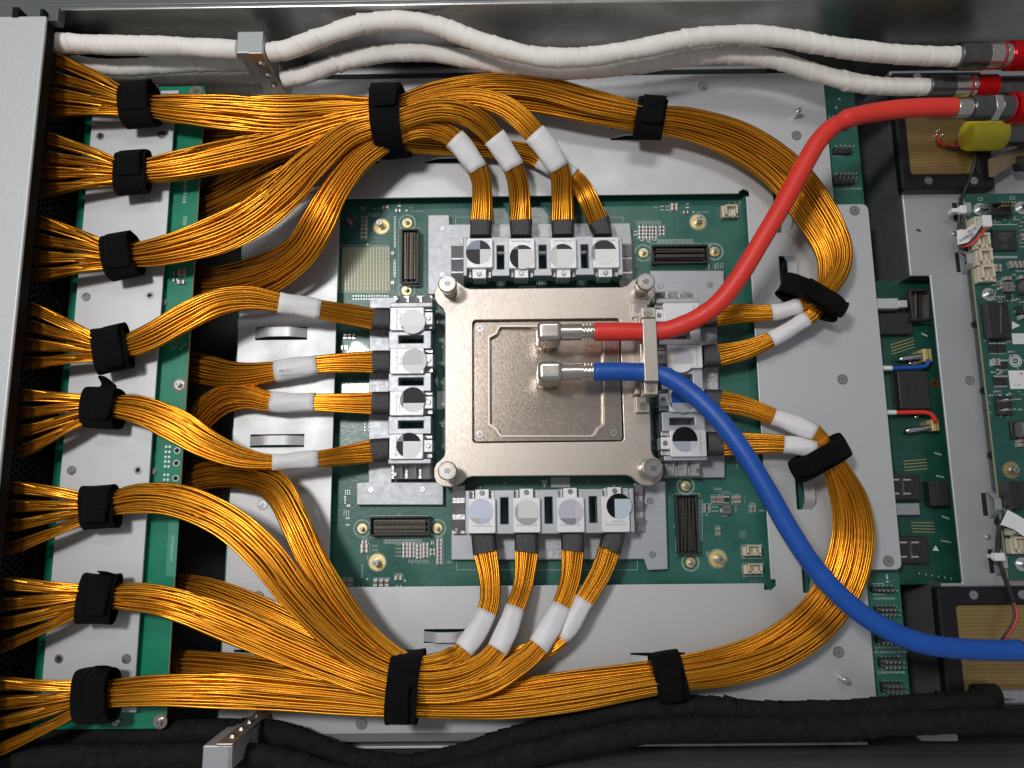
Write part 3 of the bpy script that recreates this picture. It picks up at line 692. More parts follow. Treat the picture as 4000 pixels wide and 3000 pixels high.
frame("aluminium connector frame between the wire fans and the cold plate", FG,
      [[(1443, 1160), (1560, 1160), (1530, 1883), (1732, 1883), (1732, 1973), (1392, 1973), (1392, 1885), (1438, 1882)]],
      [(1518, 1292, 1684, 1362), (1517, 1457, 1684, 1528), (1517, 1625, 1684, 1695)], [(1557, 1310, 1654, 1340), (1557, 1475, 1654, 1505), (1556, 1643, 1654, 1673)],
      [(1522, 1181, 1690, 1200), (1515, 1792, 1684, 1812)], [(1536, 1154, 1690, 1182, 'h'), (1528, 1814, 1690, 1871, 'h')],
      [(1449, 1913, -.044, FLUSH, .62), (1650, 1911, -.044, FLUSH, .62), (1548, 1168, .03, PAN, .8), (1543, 1853, .03, PAN, .8)],
      [("0707-CPU05-0C1", 1490, 1500, .046, -H), ("2026.8.22", 1457, 1490, .046, -H)])
frame("aluminium connector frame under the red and blue hoses", FG,
      [[(2540, 1056), (2828, 1056), (2830, 1150), (2800, 1170), (2812, 1700), (2832, 1760), (2832, 1866), (2590, 1866)]],
      [(2572, 1280, 2738, 1346), (2582, 1440, 2746, 1520), (2586, 1609, 2754, 1684)], [(2602, 1297, 2697, 1325), (2612, 1462, 2706, 1495), (2616, 1632, 2714, 1660)],
      [(2564, 1164, 2730, 1183), (2594, 1780, 2764, 1799)], [(2561, 1139, 2703, 1165, 'h'), (2594, 1801, 2740, 1860, 'h')],
      [(2580, 1116, -.044, FLUSH, .6), (2773, 1112, -.044, FLUSH, .6), (2690, 1152, .03, PAN, .8), (2726, 1838, .03, PAN, .8)],
      [("0707-CPU05-0C1", 2762, 1470, .046, H), ("2026.8.22", 2786, 1476, .046, H)])

# ---------------------------------------------------------------- wire harnesses
NW = 64
kk = np.arange(NW)
DISC = np.stack([np.sqrt((kk + .5) / NW) * np.cos(kk * 2.39996), np.sqrt((kk + .5) / NW) * np.sin(kk * 2.39996)], 1)
ORDER = np.argsort(DISC[:, 0]); RIB = np.empty(NW, int); RANK = np.empty(NW, int)
for i, k in enumerate(ORDER): RIB[k] = i // (NW // 4); RANK[k] = i % (NW // 4)
WR = .0065
def clip(poly_, nx, ny, c):
    out = []
    for i in range(len(poly_)):
        a, d = poly_[i], poly_[(i + 1) % len(poly_)]
        fa, fd = nx * a[0] + ny * a[1] - c, nx * d[0] + ny * d[1] - c
        if fa <= 0: out.append(a)
        if fa * fd < 0: t = fa / (fa - fd); out.append((a[0] + (d[0] - a[0]) * t, a[1] + (d[1] - a[1]) * t))
    return out
MOSAIC_MATS = {}
def mosaic_disc(cx, cy, sx, sy, cols, z, parent, r=49):  # added disc standing in for a pixel mosaic; the plugs carry no sticker
    c = P(cx, cy, z); k = S(c); q = P(sx, sy, z)
    circ = [(c.x + r * k * math.cos(2 * math.pi * i / 48), c.y + r * k * math.sin(2 * math.pi * i / 48)) for i in range(48)]
    b = MB(); ms = []
    for n_, (ax, ay) in enumerate(((1, -1), (-1, -1), (1, 1), (-1, 1))):
        pl = clip(clip(circ, ax, 0, ax * q.x), 0, ay, ay * q.y)
        if len(pl) > 2: b.prism(pl, z, z + .002, len(ms)); 
        else: continue
        col = cols[n_]; col = (col,) * 3 if isinstance(col, int) else col
        if col not in MOSAIC_MATS:
            l_ = lin(*col); MOSAIC_MATS[col] = mat("mosaic_tone_%d_%d_%d" % col, tuple(min(.93, x * 1.02) for x in l_[:3]), 0, .6, spec=.15)
        ms.append(MOSAIC_MATS[col])
    o = obj("mosaic_mark", b, ms, parent)
def stations(st):
    out = []
    cs_ = [P(s[0], s[1], s[2]) for s in st]
    for i, s in enumerate(st):
        t = cs_[min(i + 1, len(st) - 1)] - cs_[max(i - 1, 0)]; t.z *= .5; t.normalize()
        n = t.cross(Vector((0, 0, 1))).normalized(); bb = n.cross(t).normalized(); k = S(cs_[i])
        out.append((cs_[i], n, bb, s[3] * k, s[4] * k))
    return out
def wires(paths, parent):
    """one ribbon of wires: paths is a list of control-point lists"""
    V = []; Fc = []; UV = []; base = 0; ns = 5
    ang = np.arange(ns) * 2 * np.pi / ns
    for cp in paths:
        p = np.array(crom([Vector(c) for c in cp], .042)); n = len(p)
        t = np.gradient(p, axis=0); t /= np.linalg.norm(t, axis=1)[:, None]
        a = np.cross(t, [0, 0, 1.]); a /= np.linalg.norm(a, axis=1)[:, None] + 1e-9; bb = np.cross(a, t)
        v = p[:, None, :] + WR * (np.cos(ang)[None, :, None] * a[:, None, :] + np.sin(ang)[None, :, None] * bb[:, None, :])
        V.append(v.reshape(-1, 3))
        i = np.arange(n - 1)[:, None] * ns; j = np.arange(ns)[None, :]; j2 = (j + 1) % ns
        Fc.append((base + np.stack([i + j, i + j2, i + ns + j2, i + ns + j], -1)).reshape(-1, 4))
        ln = np.concatenate([[0], np.cumsum(np.linalg.norm(np.diff(p, axis=0), axis=1))]) + random.uniform(0, 30)
        u0, u1 = ln[:-1, None] + 0 * j, ln[1:, None] + 0 * j; v0, v1 = j / ns + 0 * u0, (j + 1) / ns + 0 * u0
        UV.append(np.stack([np.stack([u0, v0], -1), np.stack([u0, v1], -1), np.stack([u1, v1], -1), np.stack([u1, v0], -1)], 2).reshape(-1, 2))
        base += n * ns
    V = np.concatenate(V); Fc = np.concatenate(Fc); UV = np.concatenate(UV)
    me = bpy.data.meshes.new("wire_ribbon")
    me.vertices.add(len(V)); me.vertices.foreach_set("co", V.astype(np.float32).ravel())
    me.loops.add(Fc.size); me.loops.foreach_set("vertex_index", Fc.astype(np.int32).ravel())
    me.polygons.add(len(Fc)); me.polygons.foreach_set("loop_start", (np.arange(len(Fc)) * 4).astype(np.int32))
    me.uv_layers.new(name="uv").data.foreach_set("uv", UV.astype(np.float32).ravel())
    me.polygons.foreach_set("use_smooth", [True] * len(Fc)); me.materials.append(WIRE); me.update(calc_edges=True); me.validate()
    return link("wire_ribbon", me, parent, kind="stuff")
def ell(c, n, bb, hw, hh, k=22, pw=2.0):
    out = []
    for i in range(k):
        t = 2 * math.pi * i / k; ct, st_ = math.cos(t), math.sin(t)
        f = (abs(ct) ** pw + abs(st_) ** pw) ** (-1 / pw)
        out.append(c + n * (hw * ct * f) + bb * (hh * st_ * f))
    return out
CG = "gold wire harnesses plugged in around the cold plate"
def harness(label, fan, st, sleeve, plug, extra_r=None):
    """fan: four ribbon starts; st: trunk stations; sleeve: pair of (px,py,z,hw,hh); plug: dict"""
    st = [tuple(s) for s in st] + [sleeve[0], sleeve[1]] + plug['tail']
    t = thing("wire_harness", label, "wire harness", P(*plug['rect'][:2], ZB), CG)
    fr = stations(st); nst = len(fr)
    tw = RNG.uniform(-.5, .5, nst).cumsum() * .22; jit = RNG.normal(0, .04, (nst, NW, 2)); stray = range(3, NW, 9); jit[:, 3::9] += RNG.normal(0, .20, (1, len(stray), 2)) * np.sin(np.linspace(0, 9, nst) + RNG.uniform(0, 6))[:, None, None]
    for i, q in enumerate(st):
        if q[4] >= 33 or q[3] < 44: jit[i] *= .45
    jit[nst - len(plug['tail']) - 3:] *= .3; jit[-1] *= .3; lim = [1.05 if (q[4] >= 33 or q[3] < 44) else 1.28 for q in st]
    cps = [[] for _ in range(NW)]
    if fan:
        c0, n0, b0, hw0, hh0 = fr[0]
        for k in range(NW):
            r, q = RIB[k], RANK[k]
            f = P(*fan[r]); s_ = S(f); nx_ = c0 - f; nx_.normalize(); nn = nx_.cross(Vector((0, 0, 1))).normalized()
            off = nn * ((q % 5 - 2) / 2 * 20 * s_) + Vector((0, 0, (q // 5 - 1) * .016))
            cps[k].append(f + off + Vector((-.12, 0, 0))); cps[k].append(f + off)
            e = c0 + n0 * (DISC[k, 0] * hw0) + b0 * (DISC[k, 1] * hh0)
            m_ = (f + off) * .5 + e * .5 + Vector((0, 0, .02)) + nn * (RNG.normal(0, 3) * s_)
            cps[k].append(m_)
    for i, (c, n, bb, hw, hh) in enumerate(fr):
        ca, sa = math.cos(tw[i]), math.sin(tw[i])
        flat_ = i >= nst - 1
        for k in range(NW):
            u, v = DISC[k] + jit[i, k]
            if flat_: u = np.clip(u * 1.15, -1, 1)
            else:
                u, v = u * ca - v * sa, u * sa + v * ca
                l_ = math.hypot(u, v)
                if l_ > lim[i]: u, v = u / l_ * lim[i], v / l_ * lim[i]
            cps[k].append(c + n * (u * hw) + bb * (v * hh))
    for r in range(4): wires([cps[k] for k in range(NW) if RIB[k] == r], t)
    # label sleeve
    i0 = nst - len(plug['tail']) - 2
    (c, n, bb, hw, hh), (c2, n2, bb2, hw2, hh2) = fr[i0], fr[i0 + 1]
    cc = crom([fr[max(i0 - 1, 0)][0], c, c2, fr[i0 + 2][0]], .03)
    d0 = min(range(len(cc)), key=lambda i: (cc[i] - c).length); d1 = min(range(len(cc)), key=lambda i: (cc[i] - c2).length)
    secs = []; m_ = d1 - d0; ph = random.uniform(0, 6)
    for j in range(d0, d1 + 1):
        f = (j - d0) / max(m_, 1); tt = (cc[min(j + 1, d1)] - cc[max(j - 1, d0)]).normalized(); nn = tt.cross(Vector((0, 0, 1))).normalized(); b_ = nn.cross(tt)
        e = ell(cc[j], nn, b_, hw + (hw2 - hw) * f + .005, hh + (hh2 - hh) * f + .009, 26, 2.3)
        secs.append([p + b_ * (.004 * math.sin(i * 1.1 + f * 6 + ph) * math.sin(f * 9 + ph)) + nn * (.003 * math.sin(f * 7 + i * .4 + ph)) for i, p in enumerate(e)])
    so = obj("label_sleeve", MB().sweep(secs, cap=False), SLEEVE, t, smooth=1)
    m = so.modifiers.new("thickness", 'SOLIDIFY'); m.thickness = .003; m.offset = 1
    for s_, x, y, z_, sz, r in plug.get('sleeve_txt', ()): text(s_, P(x, y, z_), sz, r, ETCH, so)
    # heat-shrink boot
    (c, n, bb, hw, hh) = fr[-1]
    bx = plug['boot']                          # far edge px (two points at the plug)
    e0, e1 = P(bx[0], bx[1], .06), P(bx[2], bx[3], .06); cm = (e0 + e1) / 2; nn = (e1 - e0) / 2
    if nn.dot(n) < 0: nn = -nn
    hw_e = nn.length; nn.normalize()
    secs = [ell(c.lerp(cm, f) - (cm - c).normalized() * (.006 if f == 0 else 0), n.lerp(nn, f).normalized(), Vector((0, 0, 1)), (hw + .006) * (1 - f) + hw_e * f, .045, 24, 5) for f in (0, .03, .3, .65, 1)]
    obj("cable_boot", MB().sweep(secs), BOOT, t, smooth=.8)
    # plug
    x0, y0, x1, y1 = plug['rect']; zt = .135
    a = rect(x0, y0, x1, y1, zt)
    po = obj("plug", MB().prism(rrect(*a, .010, 3), -.01, zt), PLUG, t, bevel=.004)
    q = plug['tab']; obj("plug_tab", MB().pbox(*q, .0, zt - .02), PLUG, po, bevel=.003)
    q2 = plug['wings']
    for q in q2: obj("plug_lug", MB().pbox(*q, -.02, .07), ALUC, po, bevel=.003)
    screw(PAN, *plug['screw'], zt - .02, po, "plug_screw", .92)
    for s_, x, y, sz, r in plug.get('txt', ()): text(s_, P(x, y, zt + .0008), sz, r, ETCH, po)
    if plug.get('mosaic'): mosaic_disc(*plug['mosaic'], zt, po)
    return t
def vplug(x0, y0, x1, y1, sx, sy, up, boot, tail, mosaic):
    cx = (x0 + x1) / 2
    if up: tab = (sx - 27, y1 - 2, sx + 27, sy + 16); wn = ((x0 + 6, y1 - 2, sx - 30, sy + 14), (sx + 30, y1 - 2, x1 - 6, sy + 14)); tx = (("0707-CPU05-0C096-00", cx, y0 + 12, .0115, math.pi),)
    else: tab = (sx - 27, sy - 14, sx + 27, y0 + 2); wn = ((x0 + 6, sy - 10, sx - 30, y0 + 2), (sx + 30, sy - 10, x1 - 6, y0 + 2)); tx = (("0707-CPU05-0C096-00", cx, y1 - 30, .0115, math.pi), ("FT 2026.8.22", cx + 10, y1 - 42, .0115, math.pi))
    return dict(rect=(x0, y0, x1, y1), tab=tab, wings=wn, screw=(sx, sy), boot=boot, tail=tail, mosaic=mosaic, txt=tx)
def hplug(x0, y0, x1, y1, sx, sy, left, boot, tail, mosaic):
    cy = (y0 + y1) / 2
    if left: tab = (x1 - 2, sy - 24, sx + 16, sy + 24); wn = ((x1 - 2, y0 + 5, sx + 16, sy - 28), (x1 - 2, sy + 28, sx + 16, y1 - 5)); tx = (("0707-CPU05-0C096-00", x0 + 28, cy, .0115, H), ("FT 2026.8.22", x0 + 41, cy, .0115, H))
    else: tab = (sx - 16, sy - 24, x0 + 2, sy + 24); wn = ((sx - 16, y0 + 5, x0 + 2, sy - 28), (sx - 16, sy + 28, x0 + 2, y1 - 5)); tx = (("0707-CPU05-0C096-00", x1 - 22, cy, .0115, H),)
    return dict(rect=(x0, y0, x1, y1), tab=tab, wings=wn, screw=(sx, sy), boot=boot, tail=tail, mosaic=mosaic, txt=tx)

G = lambda v: v
# upper cables that rise to the top strap
harness("gold wire harness from the topmost fan, outer strand crossing under the red hose",
    [(226, 241, .42), (223, 313, .40), (217, 377, .40), (211, 440, .38)],
    [(546, 412, .36, 50, 34), (700, 425, .36, 62, 30), (900, 440, .34, 78, 26), (1100, 448, .31, 80, 26), (1300, 430, .27, 66, 30), (1530, 420, .25, 42, 36), (1700, 362, .25, 44, 32), (1900, 330, .25, 44, 30), (2100, 342, .24, 48, 28), (2320, 398, .22, 50, 28), (2540, 446, .20, 38, 36), (2700, 465, .19, 44, 30), (2900, 525, .17, 50, 30), (3080, 640, .16, 48, 32), (3200, 780, .15, 44, 32), (3280, 940, .15, 42, 34), (3282, 1050, .16, 36, 34), (3225, 1140, .17, 32, 28), (3165, 1180, .17, 32, 26)],
    ((3125, 1195, .16, 27, 26), (3012, 1222, .13, 28, 24)),
    hplug(2592, 1182, 2735, 1279, 2574, 1232, False, (2735, 1195, 2735, 1275), [(2900, 1224, .10, 34, 22), (2787, 1236, .07, 37, 24)], None))
harness("gold wire harness from beneath the topmost fan, inner strand crossing under the red hose", None,
    [(720, 565, .06, 70, 28), (890, 565, .11, 78, 26), (1120, 535, .16, 70, 26), (1350, 495, .18, 50, 30), (1530, 470, .18, 40, 36), (1700, 415, .18, 45, 30), (1900, 378, .18, 45, 28), (2100, 392, .17, 50, 28), (2320, 440, .16, 46, 28), (2540, 482, .15, 36, 36), (2700, 505, .14, 46, 30), (2880, 580, .13, 50, 30), (3030, 690, .12, 46, 32), (3140, 830, .12, 42, 32), (3220, 970, .12, 38, 34), (3235, 1080, .13, 36, 32), (3205, 1180, .15, 32, 28), (3170, 1225, .16, 32, 26)],
    ((3150, 1246, .15, 27, 26), (3008, 1328, .12, 28, 24)),
    hplug(2605, 1346, 2744, 1438, 2586, 1395, False, (2744, 1350, 2744, 1434), [(2900, 1370, .09, 36, 22), (2797, 1390, .07, 40, 24)], (2660, 1407, 2631, 1422, (190, 176, 214, 222)) and (2660, 1407, 2631, 1422, ((214, 204, 188), (190, 190, 198), 214, 222))))
harness("gold wire harness from the second fan to the third plug of the upper frame",
    [(199, 549, .42), (187, 621, .40), (184, 681, .40), (175, 748, .38)],
    [(520, 672, .36, 46, 34), (700, 648, .35, 56, 30), (900, 605, .32, 66, 26), (1100, 555, .29, 60, 28), (1300, 497, .28, 50, 30), (1530, 445, .29, 38, 36), (1700, 400, .30, 42, 28), (1850, 385, .30, 42, 28), (1985, 425, .29, 44, 28)],
    ((2088, 520, .26, 43, 24), (2183, 658, .18, 42, 24)),
    vplug(2149, 928, 2252, 1048, 2202, 1068, True, (2157, 924, 2241, 924), [(2196, 760, .11, 42, 24), (2198, 872, .07, 41, 24)], (2197, 1000, 2175, 974, (188, (65, 63, 66), (203, 209, 211), 226))))
harness("gold wire harness from the third fan to the second plug of the upper frame",
    [(169, 874, .42), (154, 941, .40), (151, 1010, .40), (148, 1078, .38)],
    [(475, 1000, .36, 50, 34), (650, 975, .36, 62, 30), (850, 915, .35, 82, 24), (1000, 838, .35, 84, 24), (1120, 738, .35, 80, 24), (1230, 628, .35, 68, 26), (1370, 520, .35, 50, 30), (1530, 475, .35, 40, 32), (1680, 430, .34, 44, 28), (1800, 437, .32, 44, 26), (1880, 482, .29, 44, 26)],
    ((1930, 535, .25, 42, 24), (2007, 655, .18, 40, 24)),
    vplug(1986, 930, 2089, 1048, 2037, 1069, True, (1995, 926, 2076, 926), [(2030, 760, .11, 40, 24), (2035, 872, .07, 40, 24)], (2040, 1004, 2024, 974, (132, (70, 66, 70), (46, 43, 47), 226))))
harness("gold wire harness from beneath the second fan to the fourth plug of the upper frame", None,
    [(740, 830, .05, 85, 24), (890, 765, .12, 92, 22), (1050, 680, .17, 92, 22), (1200, 612, .18, 76, 24), (1370, 565, .17, 50, 30), (1530, 550, .17, 38, 34), (1700, 562, .12, 42, 28), (1900, 576, .09, 42, 26), (2050, 598, .08, 40, 24)],
    ((2110, 622, .075, 38, 22), (2240, 694, .085, 35, 22)),
    vplug(2315, 926, 2419, 1046, 2365, 1066, True, (2320, 922, 2390, 922), [(2290, 760, .11, 38, 24), (2340, 872, .07, 37, 24)], (2359, 985, 2324, 974, (132, (65, 63, 66), 152, 229))))
harness("gold wire harness looping up from the gap to the first plug above the cold plate", None,
    [(700, 1125, .05, 70, 24), (860, 1115, .10, 86, 22), (1030, 1078, .16, 86, 22), (1160, 992, .22, 74, 24), (1240, 872, .27, 68, 26), (1305, 750, .29, 56, 28), (1400, 625, .29, 52, 30), (1530, 535, .28, 42, 32), (1640, 497, .28, 44, 26), (1715, 507, .26, 44, 26)],
    ((1775, 540, .24, 41, 24), (1866, 662, .17, 38, 24)),
    vplug(1822, 930, 1925, 1046, 1872, 1071, True, (1836, 926, 1918, 926), [(1884, 760, .11, 38, 24), (1880, 872, .07, 38, 24)], (1869, 985, 1875, 974, ((150, 155, 168), (64, 61, 65), (70, 65, 68), 225))))
# left-hand plugs
harness("gold wire harness from the fourth fan to the uppermost plug on the fan side",
    [(136, 1211, .42), (124, 1277, .40), (124, 1350, .40), (115, 1422, .38)],
    [(440, 1362, .36, 46, 34), (580, 1318, .36, 54, 30), (720, 1240, .35, 58, 28), (850, 1180, .33, 54, 28), (980, 1162, .29, 46, 28)],
    ((1090, 1181, .25, 37, 24), (1250, 1209, .18, 37, 24)),
    hplug(1523, 1200, 1656, 1290, 1674, 1243, True, (1524, 1206, 1524, 1292), [(1360, 1228, .12, 40, 22), (1466, 1248, .07, 40, 24)], (1612, 1256, 1576, 1274, (250, 254, 152, 236))))
harness("gold wire harness from the dark gap to the second plug on the fan side", None,
    [(700, 1420, .04, 60, 26), (820, 1450, .05, 62, 26), (930, 1465, .08, 52, 26)],
    ((1078, 1450, .10, 40, 24), (1241, 1424, .10, 35, 22)),
    hplug(1523, 1359, 1656, 1460, 1675, 1407, True, (1524, 1371, 1524, 1461), [(1360, 1416, .09, 40, 22), (1464, 1415, .07, 40, 24)], (1618, 1410, 1650, 1425, ((210, 213, 208), (224, 227, 234), 236, 226))) | dict(sleeve_txt=[('LPZLL054-SD-R', 1140, 1463, .150, .020, .10), ('REV 3.1', 1112, 1447, .152, .020, .10)]))
harness("gold wire harness curling from the dark gap to the third plug on the fan side", None,
    [(740, 1700, .0, 40, 26), (800, 1610, .04, 58, 26), (880, 1555, .07, 58, 26), (970, 1548, .09, 48, 26)],
    ((1062, 1570, .10, 37, 24), (1231, 1572, .10, 33, 22)),
    hplug(1522, 1526, 1655, 1623, 1674, 1572, True, (1523, 1531, 1523, 1621), [(1350, 1574, .09, 38, 22), (1461, 1576, .07, 40, 24)], (1612, 1561, 1575, 1575, (155, (58, 55, 58), 120, 236))))
harness("gold wire harness sagging from the fifth fan to the lowest plug on the fan side",
    [(103, 1545, .42), (93, 1615, .40), (90, 1687, .40), (81, 1766, .38)],
    [(402, 1590, .36, 46, 34), (540, 1600, .36, 56, 30), (680, 1658, .35, 62, 28), (800, 1728, .33, 56, 28), (930, 1785, .29, 44, 28)],
    ((1063, 1804, .24, 28, 24), (1241, 1792, .17, 31, 24)),
    hplug(1520, 1695, 1653, 1794, 1673, 1742, True, (1521, 1711, 1521, 1803), [(1350, 1778, .11, 38, 22), (1460, 1760, .07, 41, 24)], (1597, 1739, 1575, 1724, ((150, 155, 174), (41, 38, 42), (62, 60, 63), 239))))
# lower cables
harness("gold wire harness looping down from the gap to the first plug below the cold plate", None,
    [(690, 1890, .04, 50, 26), (830, 1855, .08, 55, 26), (970, 1855, .15, 58, 28), (1080, 1910, .22, 60, 28), (1150, 2030, .26, 58, 28), (1215, 2175, .28, 56, 28), (1310, 2330, .29, 52, 28), (1430, 2480, .29, 46, 30), (1585, 2590, .29, 38, 32), (1700, 2595, .28, 40, 28), (1770, 2570, .26, 42, 26)],
    ((1811, 2540, .24, 38, 24), (1902, 2392, .17, 38, 24)),
    vplug(1828, 1947, 1936, 2084, 1883, 1926, False, (1841, 2088, 1936, 2088), [(1914, 2270, .11, 40, 24), (1894, 2152, .07, 43, 24)], (1878, 1998, 1874, 2024, ((205, 212, 228), (202, 209, 226), (190, 185, 170), (185, 195, 215)))))
harness("gold wire harness from the sixth fan to the second plug of the lower frame",
    [(69, 1904, .42), (60, 1977, .40), (54, 2054, .40), (51, 2142, .38)],
    [(392, 1978, .36, 48, 34), (540, 1945, .36, 56, 30), (700, 1955, .36, 62, 28), (880, 2035, .36, 66, 28), (1030, 2165, .36, 66, 28), (1155, 2325, .36, 62, 28), (1290, 2470, .35, 56, 28), (1430, 2578, .34, 48, 30), (1585, 2640, .33, 40, 32), (1720, 2650, .31, 44, 28), (1850, 2615, .28, 44, 26)],
    ((1942, 2540, .24, 40, 24), (2012, 2374, .17, 36, 24)),
    vplug(2004, 1944, 2111, 2081, 2056, 1923, False, (2010, 2085, 2101, 2085), [(2046, 2270, .11, 38, 24), (2057, 2150, .07, 42, 24)], (2059, 2001, 2025, 2024, (175, (215, 213, 214), 165, 166))))
harness("gold wire harness from the seventh fan to the third plug of the lower frame",
    [(36, 2280, .42), (27, 2359, .40), (24, 2434, .40), (12, 2524, .38)],
    [(385, 2335, .36, 48, 34), (540, 2335, .36, 56, 30), (700, 2365, .36, 64, 28), (900, 2440, .34, 68, 26), (1100, 2522, .32, 64, 28), (1300, 2605, .31, 56, 28), (1450, 2662, .31, 48, 30), (1585, 2695, .30, 42, 32), (1750, 2700, .29, 44, 28), (1900, 2670, .27, 44, 26), (2010, 2605, .25, 44, 26)],
    ((2102, 2525, .22, 41, 24), (2192, 2366, .16, 37, 24)),
    vplug(2175, 1942, 2283, 2080, 2227, 1920, False, (2192, 2084, 2278, 2084), [(2230, 2250, .11, 40, 24), (2236, 2145, .07, 40, 24)], (2229, 1999, 2249, 2024, ((187, 184, 196), (192, 190, 200), (135, 134, 145), (180, 178, 190)))))
harness("gold wire harness from beneath the seventh fan to the fourth plug of the lower frame", None,
    [(690, 2290, .04, 50, 26), (830, 2325, .08, 58, 26), (1050, 2415, .12, 64, 24), (1250, 2515, .15, 60, 26), (1420, 2595, .17, 48, 28), (1585, 2655, .17, 38, 32), (1750, 2655, .16, 42, 28), (1900, 2615, .15, 44, 26), (2070, 2555, .15, 42, 26)],
    ((2190, 2486, .16, 34, 22), (2284, 2344, .15, 34, 22)),
    vplug(2350, 1938, 2460, 2079, 2400, 1917, False, (2357, 2083, 2441, 2083), [(2345, 2240, .11, 38, 24), (2382, 2143, .07, 39, 24)], (2418, 1977, 2400, 1949, ((20, 20, 20), (6, 6, 8), (4, 4, 5), (185, 195, 208)))))
harness("gold wire harness from beneath the lowest fan, inner strand crossing under the blue hose", None,
    [(660, 2600, .04, 58, 26), (820, 2610, .07, 64, 26), (1050, 2640, .11, 66, 24), (1300, 2675, .14, 56, 26), (1585, 2705, .16, 42, 30), (1800, 2715, .15, 46, 28), (2000, 2705, .15, 50, 26), (2250, 2668, .14, 50, 28), (2610, 2612, .14, 38, 34), (2850, 2572, .13, 48, 28), (3010, 2505, .13, 48, 30), (3150, 2400, .12, 46, 32), (3250, 2260, .12, 44, 32), (3295, 2090, .12, 42, 32), (3282, 1940, .13, 36, 32), (3245, 1830, .15, 32, 28), (3215, 1750, .16, 32, 26)],
    ((3180, 1693, .15, 34, 26), (3020, 1628, .12, 30, 24)),
    hplug(2614, 1520, 2753, 1609, 2590, 1561, False, (2753, 1522, 2753, 1606), [(2900, 1585, .09, 36, 22), (2803, 1566, .07, 39, 24)], (2663, 1564, 2624, 1574, (160, (20, 75, 160), (60, 58, 60), (160, 162, 172)))))
harness("gold wire harness from the lowest fan, outer strand crossing under the blue hose",
    [(-12, 2669, .42), (-12, 2747, .40), (-10, 2826, .40), (-4, 2925, .38)],
    [(375, 2715, .36, 54, 34), (600, 2698, .36, 58, 30), (850, 2695, .34, 62, 28), (1100, 2710, .30, 60, 28), (1350, 2735, .27, 52, 28), (1585, 2758, .25, 38, 32), (1800, 2765, .23, 38, 30), (2000, 2760, .22, 42, 28), (2250, 2725, .21, 46, 28), (2610, 2660, .19, 40, 34), (2850, 2625, .18, 48, 28), (3050, 2560, .17, 46, 30), (3215, 2450, .16, 44, 32), (3325, 2300, .15, 40, 32), (3372, 2120, .15, 40, 32), (3352, 1960, .15, 36, 32), (3295, 1850, .17, 32, 28), (3235, 1775, .18, 32, 26)],
    ((3185, 1756, .17, 30, 26), (3060, 1736, .14, 32, 24)),
    hplug(2618, 1680, 2760, 1784, 2598, 1731, False, (2760, 1688, 2760, 1780), [(2920, 1734, .10, 40, 22), (2814, 1734, .07, 43, 24)], (2675, 1716, 2696, 1724, ((12, 18, 18), (12, 18, 18), (160, 167, 180), (195, 198, 208)))))

